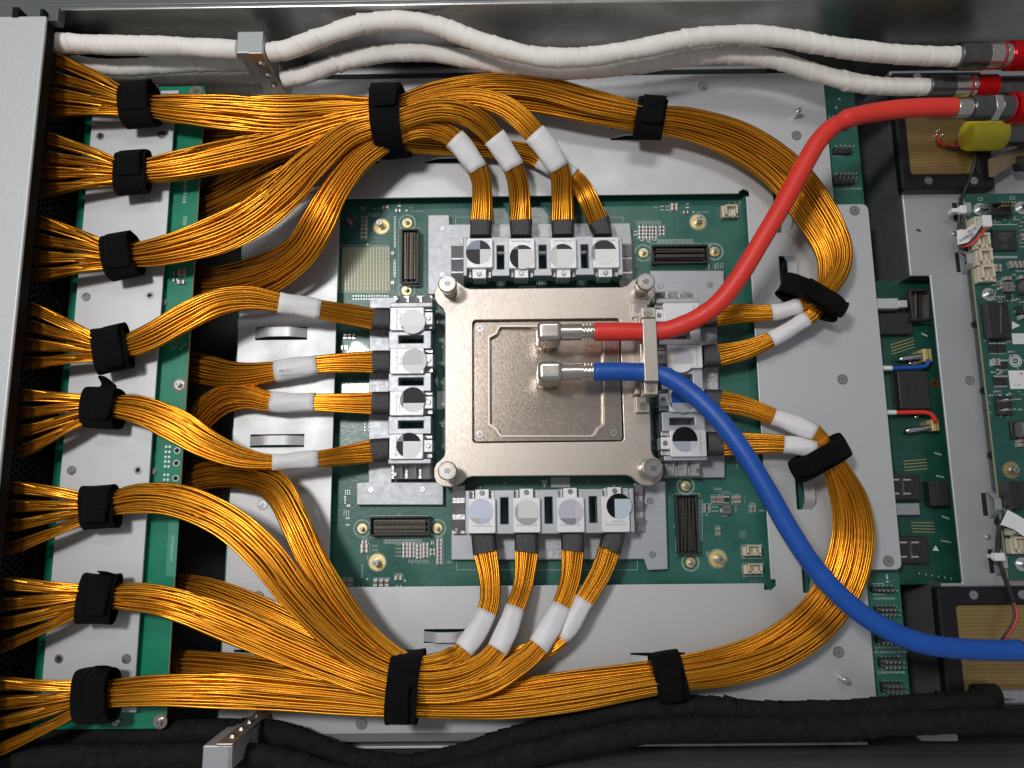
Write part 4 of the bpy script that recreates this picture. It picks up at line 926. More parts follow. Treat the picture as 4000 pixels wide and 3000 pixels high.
# ---------------------------------------------------------------- hook-and-loop straps
SG = "black hook-and-loop straps around the gold wire bundles"
def strap(label, px, py, z, hl, wd, hh, ang, flap=None, ragged=1.0):
    """hl half-length across the bundle, wd half-width along it, hh half-height (px), ang: direction of the bundle in the picture (degrees)"""
    c = P(px, py, z); k = S(c); a = math.radians(ang)
    T = Vector((math.cos(a), math.sin(a), 0)); Nn = T.cross(Vector((0, 0, 1)))
    t = thing("cable_strap", label, "cable strap", c - Vector((0, 0, hh * k)), SG)
    rnd = random.Random(int(px * 7 + py))
    def band(hl_, hh_, w0, w1, ph, n=9, k_=34, span=(0, 1), pw=2.7):
        secs = []
        for j in range(n):
            f = j / (n - 1); x = (w0 + (w1 - w0) * f) * k
            e = ell(c + T * x, Nn, Vector((0, 0, 1)), hl_ * k, hh_ * k, k_, pw)
            g = .86 + .14 * math.sin(math.pi * min(1, max(0, f * 1.0)))
            r = []
            for i, p in enumerate(e):
                th = 2 * math.pi * i / k_
                bow = (abs(f - .5) * 2) ** 3
                q = c + T * x + (p - c - T * x) * (1 + .05 * bow * math.cos(2 * th + ph) + .012 * math.sin(3 * th + ph + 4 * f))
                if j in (0, n - 1):
                    q += T * (rnd.uniform(-1, 1) * .8 * k + 8 * k * math.sin(th * 1.0 + ph) * (1 if j else .6))
                else: q += T * (7 * k * math.sin(th + ph) * f)
                r.append(q)
            secs.append(r)
        o = obj("strap_band", MB().sweep(secs, cap=False), FELT, t, smooth=1)
        m = o.modifiers.new("thickness", 'SOLIDIFY'); m.thickness = .006; m.offset = 1
        m = o.modifiers.new("fuzz", 'SUBSURF'); m.levels = 1; m.render_levels = 1
        return o
    band(hl, hh, -wd, wd, rnd.uniform(0, 6))
    # the overlapping free end lying over the top, its corner curling away from the bundle
    u0, u1, ws, sh, curl = flap or (-1.0, .5, .85, 4, 1)
    secs = []; n = 22
    for i in range(n):
        f = i / (n - 1); u = u0 + (u1 - u0) * f; uu = max(-1.0, min(1.0, u))
        zt = hh * k * (1 - abs(uu) ** 2.6) ** (1 / 2.6) + .012
        over = max(0, abs(u) - 1); zz = zt + .5 * over
        tip = max(0, 1 - f / .22) if u0 < -.9 else max(0, 1 - (1 - f) / .22)
        w0_, w1_ = -wd * ws + sh, wd * ws + sh
        w0_ += wd * .9 * tip * curl; w1_ += 6 * math.sin(f * 3.1) + wd * .18 * tip
        p = c + Nn * (u * hl * k) + Vector((0, 0, zz)); up = Vector((0, 0, .006))
        j1, j2 = T * (rnd.uniform(-1, 1) * 1.2 * k), T * (rnd.uniform(-1, 1) * 1.2 * k)
        lift = Vector((0, 0, .012 * math.sin(f * 6 + px)))
        secs.append([p + T * (w0_ * k) + j1, p + T * (w1_ * k) + j2 + lift, p + T * (w1_ * k) + j2 + up + lift, p + T * (w0_ * k) + j1 + up])
    o = obj("strap_end", MB().sweep(secs), FELT, t, smooth=.8)
    m = o.modifiers.new("fuzz", 'SUBSURF'); m.levels = 1; m.render_levels = 1
strap("black strap on the topmost of the wire fans", 546, 410, .36, 92, 62, 46, 4, (-1.0, .5, .86, 6, .25))
strap("black strap on the second wire fan from the top", 520, 675, .36, 86, 62, 46, 6, (-1.0, .4, .8, 10, .1))
strap("black strap on the third wire fan from the top", 477, 1000, .36, 92, 60, 46, 10, (-1.0, .7, .84, 6, .1))
strap("black strap on the fourth wire fan from the top", 440, 1362, .36, 90, 66, 46, 12, (-1.0, .95, .62, 20, .15))
strap("black strap with curled upper corner on the fifth wire fan", 403, 1594, .36, 82, 66, 46, -5, (-1.34, .6, .62, 20, .95))
strap("black strap on the sixth wire fan, over the lower half of the strip", 392, 1980, .36, 84, 66, 46, 2, (-1.0, .7, .8, 8, .1))
strap("black strap with pointed upper corner on the seventh wire fan", 386, 2338, .36, 94, 70, 46, -2, (-1.26, .6, .62, 22, .95))
strap("black strap on the lowest of the wire fans", 376, 2716, .36, 106, 72, 46, 2, (-1.24, .6, .62, 24, .95))
strap("long black strap gathering six bundles above the opening", 1530, 478, .255, 130, 58, 132, 2, (-1.0, .1, .95, -8, .1))
strap("black strap on the upper arc over the raised metal tab", 2540, 462, .19, 84, 58, 46, -8, (-1.0, .6, .78, 0, .1))
strap("slanted black strap where the arc under the red hose meets two white sleeves", 3163, 1163, .18, 124, 42, 50, 62, (1.1, -.4, .9, 2, .7))
strap("slanted black strap where the arc under the blue hose meets two white sleeves", 3202, 1790, .18, 124, 46, 50, 116, (-1.04, .8, .9, 0, .3))
strap("long black strap gathering six bundles below the opening", 1586, 2678, .255, 130, 60, 136, -1, (.98, -.3, .72, -10, .1))
strap("black strap on the lower arc above the black hoses", 2610, 2640, .18, 94, 60, 48, 8, (.98, -.5, .72, -2, .1))

# ---------------------------------------------------------------- cold plate
cp = thing("cold_plate", "nickel cold plate with four spring screws over the processor", "cold plate", P(2100, 1500, ZC - .08))
q6 = lambda x, y: (1660 + x * .5243, 1050 + y * .5243)
out6 = [(150, 330), (133, 295), (95, 262), (72, 222), (70, 170), (92, 120), (130, 92), (180, 80), (232, 88), (268, 112), (300, 138), (340, 148), (1470, 135), (1510, 120), (1545, 85), (1590, 62), (1650, 64), (1700, 100), (1718, 150), (1712, 205), (1685, 245), (1660, 280), (1660, 330), (1688, 1360), (1705, 1395), (1750, 1425), (1775, 1470), (1778, 1520), (1760, 1570), (1720, 1605), (1670, 1620), (1610, 1612), (1570, 1580), (1540, 1552), (1500, 1538), (350, 1548), (310, 1560), (280, 1592), (240, 1614), (190, 1628), (130, 1622), (85, 1595), (66, 1550), (66, 1490), (85, 1450), (120, 1420), (142, 1396), (148, 1366)]
pk = rect(*q6(356, 376), *q6(1466, 1291), ZC)
obj("base_plate", MB().plate(poly([q6(*p) for p in out6], ZC), [rrect(*pk, .02)], ZC - .055, ZC), NICKEL, cp, bevel=.005, seg=3)
obj("plate_underside", MB().prism(rrect(pk[0] - .1, pk[1] + .1, pk[2] - .06, pk[3] + .06, .02), ZB, ZC - .056), DARKST, cp)
ld = rect(*q6(367, 394), *q6(1456, 1281), ZC + .006)
rim = [(545, 416), (1262, 416), (1276, 440), (1290, 470), (1343, 500), (1345, 1165), (1300, 1195), (1276, 1240), (1250, 1255), (560, 1255), (545, 1240), (520, 1200), (466, 1165), (464, 500), (520, 470), (533, 440)]
cx_, cy_ = 905, 836
ri = [(cx_ + (x - cx_) * .957, cy_ + (y - cy_) * .957) for x, y in rim]
lid = obj("lid", MB().plate(rrect(*ld, .018), [poly([q6(*p) for p in ri], ZC + .006)], ZC - .05, ZC + .006), NICKLID, cp, bevel=.003, label="scratched mirror-like lid in the middle of the plate")
rim = [(545, 416), (1262, 416), (1276, 440), (1290, 470), (1343, 500), (1345, 1165), (1300, 1195), (1276, 1240), (1250, 1255), (560, 1255), (545, 1240), (520, 1200), (466, 1165), (464, 500), (520, 470), (533, 440)]
cx_, cy_ = 905, 836
ri = [(cx_ + (x - cx_) * .957, cy_ + (y - cy_) * .957) for x, y in rim]
obj("lid_floor", MB().prism(poly([q6(cx_ + (x - cx_) * 1.0, cy_ + (y - cy_) * 1.0) for x, y in rim], ZC - .022), ZC - .04, ZC - .022), NICKLID, lid)
obj("raised_rim", MB().plate(poly([q6(*p) for p in rim], ZC + .014), [poly([q6(*p) for p in ri], ZC + .014)], ZC + .005, ZC + .014), NICKEL, lid, bevel=.002)
for x, y in ((408, 445), (1380, 440), (408, 1232), (1405, 1220)): screw(CROSS, *q6(x, y), ZC + .006, lid, "lid_screw", 1.0)
for hx, hy in ((1747, 1107), (2523, 1099), (1747, 1839), (2553, 1829)):
    c = P(hx, hy, .285); b = MB()
    b.cyl(0, 0, .245, .275, .050, 36).cyl(0, 0, .275, .285, .050, 36, .044).cyl(0, 0, ZC + .002, .245, .026, 24).ring(0, 0, ZC + .0005, ZC + .006, .040, .058, 32).cyl(0, 0, .205, .245, .042, 32)
    for r in (.031, .039): b.ring(0, 0, .2852, .2858, r, r + .0016, 32, m=1)
    r = .05; b.prism([((r * (.46 if i % 2 else .28)) * math.cos(math.pi * i / 6 + hx), (r * (.40 if i % 2 else .24)) * math.sin(math.pi * i / 6 + hx)) for i in range(12)], .2853, .2866, 1)
    me = mesh("spring_screw", b, [CHROME, DARKST]); me.polygons.foreach_set("use_smooth", [True] * len(me.polygons)); me.set_sharp_from_angle(angle=.6)
    o = link("spring_screw", me, cp, (c.x, c.y, 0))
    hel = [Vector((.035 * math.cos(t), .035 * math.sin(t), ZC + .008 + (.205 - ZC - .008) * t / (2 * math.pi * 5.5))) for t in np.linspace(0, 2 * math.pi * 5.5, 110)]
    me = mesh("spring", MB().tube(hel, .0065, 8), CHROME); me.polygons.foreach_set("use_smooth", [True] * len(me.polygons))
    link("spring", me, o, (c.x, c.y, 0))
# elbows
ZH = .335
def elbow(cx, cy, hx):
    c = P(cx, cy, .385); hp = P(hx, cy + 2, ZH)
    e = thing("elbow_fitting", "rounded nickel elbow fitting feeding the %s hose" % ("red" if cy < 1400 else "blue"), "pipe fitting", (c.x, c.y, ZC), "elbow fittings on the cold plate lid")
    obj("elbow_body", MB().prism(rrect(c.x - .065, c.x + .065, c.y - .052, c.y + .052, .026), ZC + .05, .388), CHROME, e, bevel=.024, seg=6, smooth=1.2)
    obj("elbow_foot", MB().cyl(c.x + .004, c.y, ZC - .022, ZC + .05, .044, 28).cyl(c.x + .004, c.y, ZC + .03, ZC + .04, .050, 28), CHROME, e, smooth=.6)
    yc = c.y
    b = MB(); x0 = c.x + .06; prof = [(0, .044), (.082, .044), (.083, .033), (.090, .033), (.091, .047), (.096, .047), (.099, .033), (.103, .033), (.104, .047), (.109, .047), (.112, .033), (.116, .033), (.117, .047), (.122, .047), (.126, .036), (.24, .036)]
    secs = [[Vector((x0 + x * 1.35, yc + r * math.cos(2 * math.pi * i / 28), ZH + r * math.sin(2 * math.pi * i / 28))) for i in range(28)] for x, r in prof]
    obj("hose_barb", b.sweep([s[::-1] for s in secs]), CHROME, e, smooth=.6)
    return c
cr = elbow(2147, 1290, 2300); cb = elbow(2150, 1448, 2300)

# ---------------------------------------------------------------- hoses
def hose(name, label, lst, r, m, group=None, wrap=None, seed=0, dent=()):
    p = crom([P(*q) if not isinstance(q, Vector) else q for q in lst], .007 if wrap else .02); rnd = random.Random(seed)
    ln = [0.0]
    for i in range(len(p) - 1): ln.append(ln[-1] + (p[i + 1] - p[i]).length)
    tot = ln[-1]; ln = np.array(ln); n = 32; th = np.arange(n) * 2 * np.pi / n
    L_ = ln[:, None] + 0 * th[None, :]
    rad = np.full(L_.shape, float(r))
    if wrap:
        x = -.1
        while x < tot + .1:
            sz = rnd.uniform(.5, 1.6) * (2.2 if rnd.random() < .12 else 1); tl = rnd.uniform(.01, .03); wd = wrap[0] * rnd.uniform(.6, 1.2)
            d = L_ - x - tl * np.cos(th + rnd.uniform(-.4, .4))[None, :]
            rad += np.where((d >= 0) & (d < wd), wrap[1] * sz * (1 - d / wd) ** 2, 0)
            rad -= wrap[1] * .6 * np.exp(-((d + .006) / .006) ** 2)
            x += rnd.uniform(.55, 1.45) * wrap[0]
        rad += .0024 * np.sin(L_ * 17 + 2 * th[None, :]) * np.sin(L_ * 5.3)
    else: rad += .0008 * np.sin(L_ * 9 + seed)
    for dx, dw, da in dent: rad += da * np.exp(-((L_ / tot - dx) / dw) ** 2)
    secs = []
    for i in range(len(p)):
        t = (p[min(i + 1, len(p) - 1)] - p[max(i - 1, 0)]).normalized(); a = t.cross(Vector((0, 0, 1))).normalized(); bb = a.cross(t)
        secs.append([p[i] + a * (rad[i, k] * math.cos(th[k])) + bb * (rad[i, k] * math.sin(th[k])) for k in range(n)])
    o = obj(name, MB().sweep(secs), m, None, smooth=1)
    return tag(o, label, "hose", group), p
hr, pr = hose("red_hose", "smooth red rubber hose from the cold plate to a hex-nutted coupling",
    [Vector((P(2322, 1300, ZH).x, cr.y, ZH)), Vector((P(2420, 1298, ZH).x, cr.y, ZH)), (2530, 1296, .335), (2610, 1288, .35), (2710, 1250, .37), (2805, 1185, .40), (2885, 1085, .43), (2965, 955, .46), (3050, 812, .48), (3130, 665, .49), (3200, 548, .50), (3280, 478, .50), (3380, 446, .50), (3500, 428, .50), (3620, 420, .50), (3732, 418, .50)], .048, RHOSE, None, None, 1, ((.13, .006, .004), (.19, .008, .003), (.24, .006, .003), (.745, .010, -.006), (.765, .006, .005)))
hb, pb = hose("blue_hose", "smooth blue rubber hose from the cold plate to the lower gold panel",
    [Vector((P(2320, 1453, ZH).x, cb.y, ZH)), Vector((P(2420, 1455, ZH).x, cb.y, ZH)), (2530, 1456, .335), (2605, 1472, .35), (2700, 1535, .37), (2800, 1630, .40), (2900, 1760, .43), (2990, 1905, .45), (3080, 2065, .46), (3180, 2215, .47), (3300, 2345, .48), (3440, 2445, .49), (3600, 2512, .50), (3780, 2536, .50), (3985, 2540, .50)], .048, UHOSE, None, None, 2, ((.10, .005, .004), (.12, .004, .004), (.62, .006, .003)))
w1, _ = hose("white_hose", "upper tape-wrapped white hose waving along the chassis wall",
    [(1050, 205, .42), (1130, 192, .43), (1250, 148, .45), (1400, 98, .46), (1550, 82, .46), (1700, 100, .46), (1850, 155, .45), (2000, 200, .45), (2130, 224, .45), (2300, 222, .45), (2500, 190, .45), (2700, 150, .45), (2880, 136, .45), (3050, 147, .45), (3250, 182, .45), (3500, 212, .45), (3738, 222, .45)], .050, WHOSE, "white tape-wrapped hoses along the rear wall", (.095, .0030), 3)
w2, _ = hose("white_hose", "lower tape-wrapped white hose tucked beneath the waving one",
    [(1105, 312, .26), (1200, 290, .27), (1350, 240, .28), (1500, 210, .28), (1650, 206, .28), (1800, 226, .28), (2000, 262, .27), (2200, 276, .27), (2450, 260, .27), (2700, 222, .28), (2900, 215, .29), (3050, 240, .29), (3200, 288, .29), (3400, 333, .29), (3622, 340, .30)], .047, WHOSE, "white tape-wrapped hoses along the rear wall", (.095, .0030), 4)
hose("white_hose", "white wrapped hose reaching the cover edge, topmost of four by the clamp", [(100, 160, .45), (230, 168, .45), (400, 175, .45), (600, 180, .44), (780, 187, .43), (930, 196, .42)], .051, WHOSE, "white tape-wrapped hoses along the rear wall", (.085, .0024), 5)
hose("white_hose", "white wrapped hose just under the topmost one, second of four by the clamp", [(180, 236, .28), (350, 258, .28), (500, 264, .28), (700, 252, .28), (980, 246, .28)], .046, WHOSE, "white tape-wrapped hoses along the rear wall", (.09, .0024), 6)
hose("white_hose", "white wrapped hose behind the green board corner, third of four by the clamp", [(430, 300, .12), (600, 312, .12), (800, 300, .12), (1010, 296, .12)], .043, WHOSE, "white tape-wrapped hoses along the rear wall", (.09, .0024), 7)
hose("white_hose", "shaded white wrapped hose touching the green corner, lowest of four by the clamp", [(600, 345, -.02), (800, 350, -.02), (1030, 346, -.02)], .043, WHOSE, "white tape-wrapped hoses along the rear wall", (.09, .0024), 8)
hose("black_hose", "black tape-wrapped hose nearest the gold wires along the lower side",
    [(-80, 2872, .12), (300, 2866, .12), (600, 2862, .12), (850, 2852, .11), (1030, 2856, .10), (1150, 2880, .10), (1280, 2930, .09), (1420, 2975, .08), (1600, 2990, .08), (1800, 2950, .08), (2000, 2885, .09), (2200, 2826, .09), (2400, 2782, .10), (2600, 2768, .10), (2800, 2766, .11), (3000, 2784, .12), (3300, 2778, .13), (3600, 2758, .15), (3860, 2742, .16)], .056, BHOSE, "black tape-wrapped hoses along the lower side", (.11, .0045), 9)
hose("black_hose", "black tape-wrapped hose lying outermost along the lower side",
    [(-80, 2965, .30), (300, 2958, .30), (600, 2956, .30), (820, 2950, .30), (1000, 2952, .29), (1150, 2985, .28), (1350, 3040, .27), (1600, 3050, .26), (1850, 3000, .26), (2100, 2938, .25), (2350, 2885, .24), (2600, 2850, .24), (2900, 2845, .24), (3200, 2842, .25), (3500, 2826, .26), (3800, 2816, .27), (4080, 2822, .28)], .056, BHOSE, "black tape-wrapped hoses along the lower side", (.11, .0045), 10)

# ---------------------------------------------------------------- hose clamps
def postclamp(label, x0, y0, x1, y1, zt, zf, face, group):
    a = rect(x0, y0, x1, y1, zt)
    t = thing("hose_clamp", label, "hose clamp", ((a[0] + a[1]) / 2, (a[2] + a[3]) / 2, zf), group)
    obj("clamp_block", MB().box(a[0], a[1], a[2], a[3], zf + .22, zt), SHEET2, t, bevel=.006)
    obj("clamp_foot", MB().box(a[0] + .02, a[1], a[2] + .01, a[3] - .01, zf, zf + .215), SHEET2, t, bevel=.006)
    yf = a[2] if face < 0 else a[3]; d = -.012 if face < 0 else .012
    xs0, xs1 = a[0] + (a[1] - a[0]) * .48, a[1] + .006
    obj("cover_bar", MB().box(xs0, xs1, min(yf, yf + d), max(yf, yf + d), zf + .012, zt + .012).box(xs0, xs1, min(yf + d, yf + d * 7), max(yf + d, yf + d * 7), zf, zf + .012), NICKEL, t, bevel=.004)
    for f in (.12, .38, .64, .9):
        me = mesh("clamp_screw", MB().cyl(0, 0, 0, .012, .02, 18, .014).cyl(0, 0, .012, .0126, .007, 6, m=1), [CHROME, DARKST])
        o = link("clamp_screw", me, t, ((xs0 + xs1) / 2, yf + d, zf + .04 + (zt - zf - .08) * f)); o.rotation_euler = (H if face < 0 else -H, 0, 0)
    return t
postclamp("tall steel clamp holding the white hoses by the rear wall", 925, 122, 1026, 206, .50, .0, -1, "upright hose clamps")
pc = postclamp("tall steel clamp holding the black hoses at the lower edge", 790, 2912, 906, 3010, .50, .0, 1, "upright hose clamps")
text("0026865A1000", P(895, 2970, .503), .018, H, ETCH, pc)
# clamp of the two coolant hoses
k1 = thing("hose_bracket", "machined nickel bracket pinning the red and blue hoses beside the cold plate", "hose bracket", P(2540, 1400, ZC))
obj("top_bar", MB().pbox(2514, 1243, 2569, 1489, .36, .405), NICKEL, k1, bevel=.004)
for y0, y1, sx, sy in ((1200, 1241, 2532, 1222), (1491, 1541, 2544, 1517)):
    obj("end_block", MB().pbox(2507 if y0 < 1300 else 2517, y0, 2562 if y0 < 1300 else 2571, y1, .25, .362), NICKEL, k1, bevel=.004)
    screw(CROSS, sx, sy, .362, k1, "bracket_screw", .85)
obj("saddle", MB().pbox(2500, 1232, 2560, 1505, ZC + .002, .285), NICKEL, k1, bevel=.006)
for q, sx, sy in (((2470, 1182, 2530, 1240), 2496, 1208), ((2484, 1543, 2538, 1612), 2513, 1586)):
    obj("bracket_foot", MB().pbox(*q, ZC + .001, ZC + .03), NICKEL, k1, bevel=.004)
    screw(CROSS, sx, sy, ZC + .03, k1, "bracket_screw", .85)
    b = MB().pbox(2490, q[1] + 6, 2530, q[3] - 6, ZC + .03, ZC + .06)
for q in ([(2478, 1240), (2500, 1240), (2500, 1330), (2488, 1300)], [(2478, 1540), (2500, 1540), (2500, 1440), (2490, 1470)]): obj("gusset", MB().prism(poly(q, .2), ZC + .002, .2), NICKEL, k1, bevel=.003)

# ---------------------------------------------------------------- couplings at the right
def xcyl(b, y, z, x0, x1, r0, r1=None, n=28, m=0):
    r1 = r0 if r1 is None else r1
    secs = [[Vector((x, y + r * math.cos(2 * math.pi * i / n), z + r * math.sin(2 * math.pi * i / n))) for i in range(n)][::-1] for x, r in ((x0, r0), (x1, r1))]
    return b.sweep(secs, True, m)
def coupling(label, cy, z, segs, red, group="quick couplings on the hose ends"):
    c = P(segs[0][0], cy, z); k = S(c)
    t = thing("quick_coupling", label, "coupling", c, group)
    X = lambda px: c.x + (px - segs[0][0]) * k
    for i, (x0, x1, r, nm, m, n) in enumerate(segs):
        obj(nm, xcyl(MB(), c.y, z, X(x0), X(x1), r * k, r * k, n), m, t, smooth=.6, bevel=.003)
    b = MB(); x = X(red[0]); e = X(red[1]); pit = 13 * k
    prof = []
    while x < e: prof += [(x, red[2] * k), (x + pit * .5, (red[2] - 9) * k)]; x += pit
    secs = [[Vector((x, c.y + r * math.cos(2 * math.pi * i / 32), z + r * math.sin(2 * math.pi * i / 32))) for i in range(32)][::-1] for x, r in prof]
    obj("threaded_collar", b.sweep(secs), REDMET, t, smooth=.9)
coupling("steel coupling with red collar on the upper white hose", 221, .45, [(3736, 3846, 52, "coupling_sleeve", COUP, 32), (3846, 3900, 48, "coupling_nut", CHROME, 32), (3900, 3910, 50, "seal_ring", REDRUB, 32), (3910, 3936, 46, "coupling_neck", CHROME, 32)], (3936, 4080, 56))
coupling("darker steel coupling with red collar on the lower white hose", 341, .30, [(3620, 3716, 46, "coupling_sleeve", COUP, 32), (3716, 3776, 42, "coupling_nut", CHROME, 32), (3776, 3784, 44, "seal_ring", REDRUB, 32), (3784, 3802, 41, "coupling_neck", CHROME, 32), (3882, 4060, 38, "coupling_tail", COUP, 32)], (3802, 3882, 45))
coupling("hex-nutted steel coupling with red collar on the red hose", 424, .50, [(3728, 3787, 38, "ferrule", CHROME, 32), (3787, 3862, 48, "coupling_sleeve", COUP, 32), (3862, 3892, 54, "hex_nut", CHROME, 6), (3892, 3938, 48, "coupling_nut", COUP, 32), (3938, 3944, 50, "seal_ring", REDRUB, 32)], (3948, 4080, 60))
c = P(3770, 528, .16); k = S(c); yw = thing("labelled_coupling", "dark coupling wrapped in a plain yellow label under the red hose end", "coupling", c)
obj("yellow_wrap", MB().tube([Vector((c.x + q * k, c.y, .16)) for q in (0, 4, 14, 32, 100, 140)], [r * k for r in (46, 54, 59, 60, 60, 58)], 28), YELLOW, yw, smooth=1)
obj("coupling_body", xcyl(MB(), c.y, .16, c.x + 140 * k, c.x + 300 * k, 46 * k), COUP, yw, smooth=.6)
c = P(3975, 2540, .50); k = S(c); bw = thing("hose_stub", "dark steel stub at the end of the blue hose", "pipe fitting", c)
obj("stub_tube", xcyl(MB(), c.y, .5, c.x, c.x + .2, .036), COUP, bw, smooth=.6)
c = P(3900, 2720, .10); k = S(c); bw = thing("steel_sleeve", "bare steel sleeve at the end of the black hose", "pipe fitting", c)
obj("sleeve_tube", xcyl(MB(), c.y, .10, c.x - .02, c.x + .3, .042), STEEL, bw, smooth=.6)
obj("sleeve_cap", MB().tube(crom([Vector((c.x - .12, c.y + .0, .10)), Vector((c.x - .05, c.y, .10)), Vector((c.x - .01, c.y, .10))], .02), .062, 24), BHOSE, bw, smooth=.8)

# ---------------------------------------------------------------- right tray, boards, panels
ry1 = P(3480, 276, 0).y; rx = P(3548, 1000, 0).x; rx2 = P(3698, 1700, 0).x; cy1 = P(3600, 1077, 0).y; cy0 = P(3750, 2278, 0).y; ryb = P(3800, 2860, 0).y
rt = thing("side_tray", "grey side tray with a deep wall and a long cutout", "tray", (rx, 0, ZF))
b = MB().plate([(rx, ryb), (xr, ryb), (xr, ry1), (rx, ry1), (rx, cy1), (rx2, cy1), (rx2, cy0), (rx, cy0)], [], -.014, 0)
obj("side_tray_sheet", b, SHEET2, rt, bevel=.008)
WALL2 = mat("dark_tray_wall", (.20, .21, .215), .5, .5, (.17, .18, .185), 20, bump=.08, bs=150)
for q in ((cy1, ry1), (ryb, cy0)): obj("tray_wall", MB().box(rx, rx + .014, q[0], q[1], ZF, -.015), WALL2, rt)
obj("tray_lip", MB().prism(poly([(3560, 2860), (3740, 2860), (3742, 2895), (3600, 2895)], -.02), -.05, -.016), SHEET2, rt, bevel=.004)
gx = P(3800, 1300, 0).x
# recessed gutter along the controller board
obj("gutter", MB().box(P(3800, 1270, .002).x, P(3835, 1270, .002).x, cy0 + .02, P(3700, 770, 0).y, .0005, .002), WALL2, rt)
for x0, y0, x1, y1 in ((3722, 786, 3766, 872), (3733, 980, 3770, 1070), (3836, 1918, 3880, 2022), (3862, 2138, 3902, 2246)):
    a = rect(x0, y0, x1, y1, 0); secs = []
    for i in range(11):
        t = i / 10; z = .06 * min(1, min(t, 1 - t) / .3); y = a[2] + (a[3] - a[2]) * t
        secs.append([(a[0] + (a[1] - a[0]) * .45, y, z), (a[1], y, z), (a[1], y, z + .01), (a[0] + (a[1] - a[0]) * .45, y, z + .01)])
    obj("bridge_tab", MB().sweep(secs), SHEET2, rt, smooth=.5)
    obj("tab_slot", MB().box(a[0], a[0] + (a[1] - a[0]) * .42, a[2] + .01, a[3] - .01, .0005, .0015), HOLE, rt)
for x, y in ((3783, 1030), (3806, 1268), (3839, 1526), (3868, 1779), (3896, 2038)): screw(screw_mesh("open_hole", .024, 0, 'hole', [DARKST, HOLE]) if x == 3783 else bpy.data.meshes["open_hole.001"], x, y, .003, rt, "open_hole", .9)
for x, y in ((3788, 1486),): screw(FLUSH, x, y, 0, rt, "flush_rivet", .9)
for x, y in ((3727, 913), (3858, 2098)): screw(PAN, x, y, 0, rt, "screw", 1.0)
tag(obj("plastic_scrap", MB().prism(poly([(3580, 893), (3590, 896), (3600, 904), (3592, 904), (3583, 900)], .004), .001, .006), BLACKP), "tiny black scrap lying on the side tray", "scrap")

# power board in the cutout
ZP = -.13
pbx0, pbx1 = P(3400, 1700, ZP).x, (P(3634, 1074, ZP).x + P(3763, 2276, ZP).x) / 2
pw = thing("power_board", "shade-darkened green power board deep in the cutout of the side tray", "circuit board", (pbx0, 0, ZP))
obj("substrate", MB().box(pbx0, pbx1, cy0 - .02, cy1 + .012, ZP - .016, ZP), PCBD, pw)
obj("board_edge", MB().box(pbx1, pbx1 + .004, cy0 - .02, cy1 + .012, ZP - .014, ZP - .001), PCBE, pw)
o = obj("pin_connector", MB().pbox(3558, 1128, 3632, 1252, ZP, ZP + .02).pbox(3558, 1128, 3632, 1136, ZP + .02, ZP + .09).pbox(3558, 1244, 3632, 1252, ZP + .02, ZP + .09).pbox(3558, 1136, 3566, 1244, ZP + .02, ZP + .09), BLACKP, pw, bevel=.003)
p = MB()
for k in range(16):
    y = 1140 + k * 6.5; p.pbox(3590, y, 3606, y + 3, ZP + .02, ZP + .05, 0); p.pbox(3612, y, 3630, y + 3, ZP + .02, ZP + .03, 1); p.pbox(3576, y, 3579, y + 3, ZP + .02, ZP + .05, 1)
obj("contact_pins", p, [PINM, TINPAD], o, kind="stuff")
obj("metal_latch", MB().pbox(3400, 1165, 3510, 1205, ZP + .04, ZP + .10).pbox(3510, 1172, 3545, 1200, ZP + .04, ZP + .09), SHEET, pw, bevel=.004)
obj("latch_box", MB().pbox(3420, 1222, 3565, 1305, ZP, ZP + .05), BLACKP, pw, bevel=.004)
pr_ = MB()
for (x0, y0, sl_) in ((3480, 1345, -.32), (3530, 1800, -.08), (3560, 2040, .02)):
    for r in range(4):
        for k in range(9): x = x0 + k * 10 + r * 2; y = y0 + r * 12 + sl_ * k * 10; pr_.pbox(x, y, x + 7, y + 2.4, ZP, ZP + .004)
obj("gold_contact_rows", pr_, GOLDPAD, pw, kind="stuff")
for (x0, x1, yc) in ((3505, 3612, 1395), (3530, 3640, 1675)):
    a, e = P(x0, yc + 10, ZP + .04), P(x1, yc - 6, ZP + .04)
    obj("solder_pin", MB().tube([a, a.lerp(e, .15), a.lerp(e, .45), a.lerp(e, .55), a.lerp(e, .9), e], [.008, .017, .018, .014, .019, .017], 18), SOLDER, pw, smooth=1)
for (x, y) in ((3548, 1423), (3570, 1630), (3622, 1948)): c = P(x, y, ZP); obj("solder_ball", MB().cyl(c.x, c.y, ZP, ZP + .03, .018, 16, .010), SOLDER, pw, smooth=1)
for q in ((3608, 1362, 3640, 1412), (3641, 1638, 3668, 1683)):
    obj("copper_lug", MB().pbox(*q, ZP, ZP + .06).pbox(q[0] + 16, q[1], q[0] + 20, q[3], ZP + .06, ZP + .064, 1), [GOLDPAD, PINM], pw, bevel=.003)
obj("wire_lead", MB().tube(crom(pts([(3380, 1438, ZP + .07), (3480, 1438, ZP + .07), (3590, 1434, ZP + .07), (3620, 1426, ZP + .07), (3627, 1405, ZP + .07)]), .02), .0125, 14), UHOSE, pw, smooth=1, label="blue lead bending up to a copper lug")
obj("wire_lead", MB().tube(crom(pts([(3400, 1611, ZP + .07), (3510, 1611, ZP + .07), (3610, 1610, ZP + .07), (3642, 1622, ZP + .07), (3656, 1650, ZP + .07)]), .02), .0125, 14), RHOSE, pw, smooth=1, label="red lead bending down to a copper lug")
for (x0, y, x1) in ((3440, 1438, 3482), (3460, 1611, 3498)): obj("lead_label", MB().tube([P(x0, y, ZP + .07), P(x1, y, ZP + .07)], .014, 14), PAPER, pw, smooth=.8)
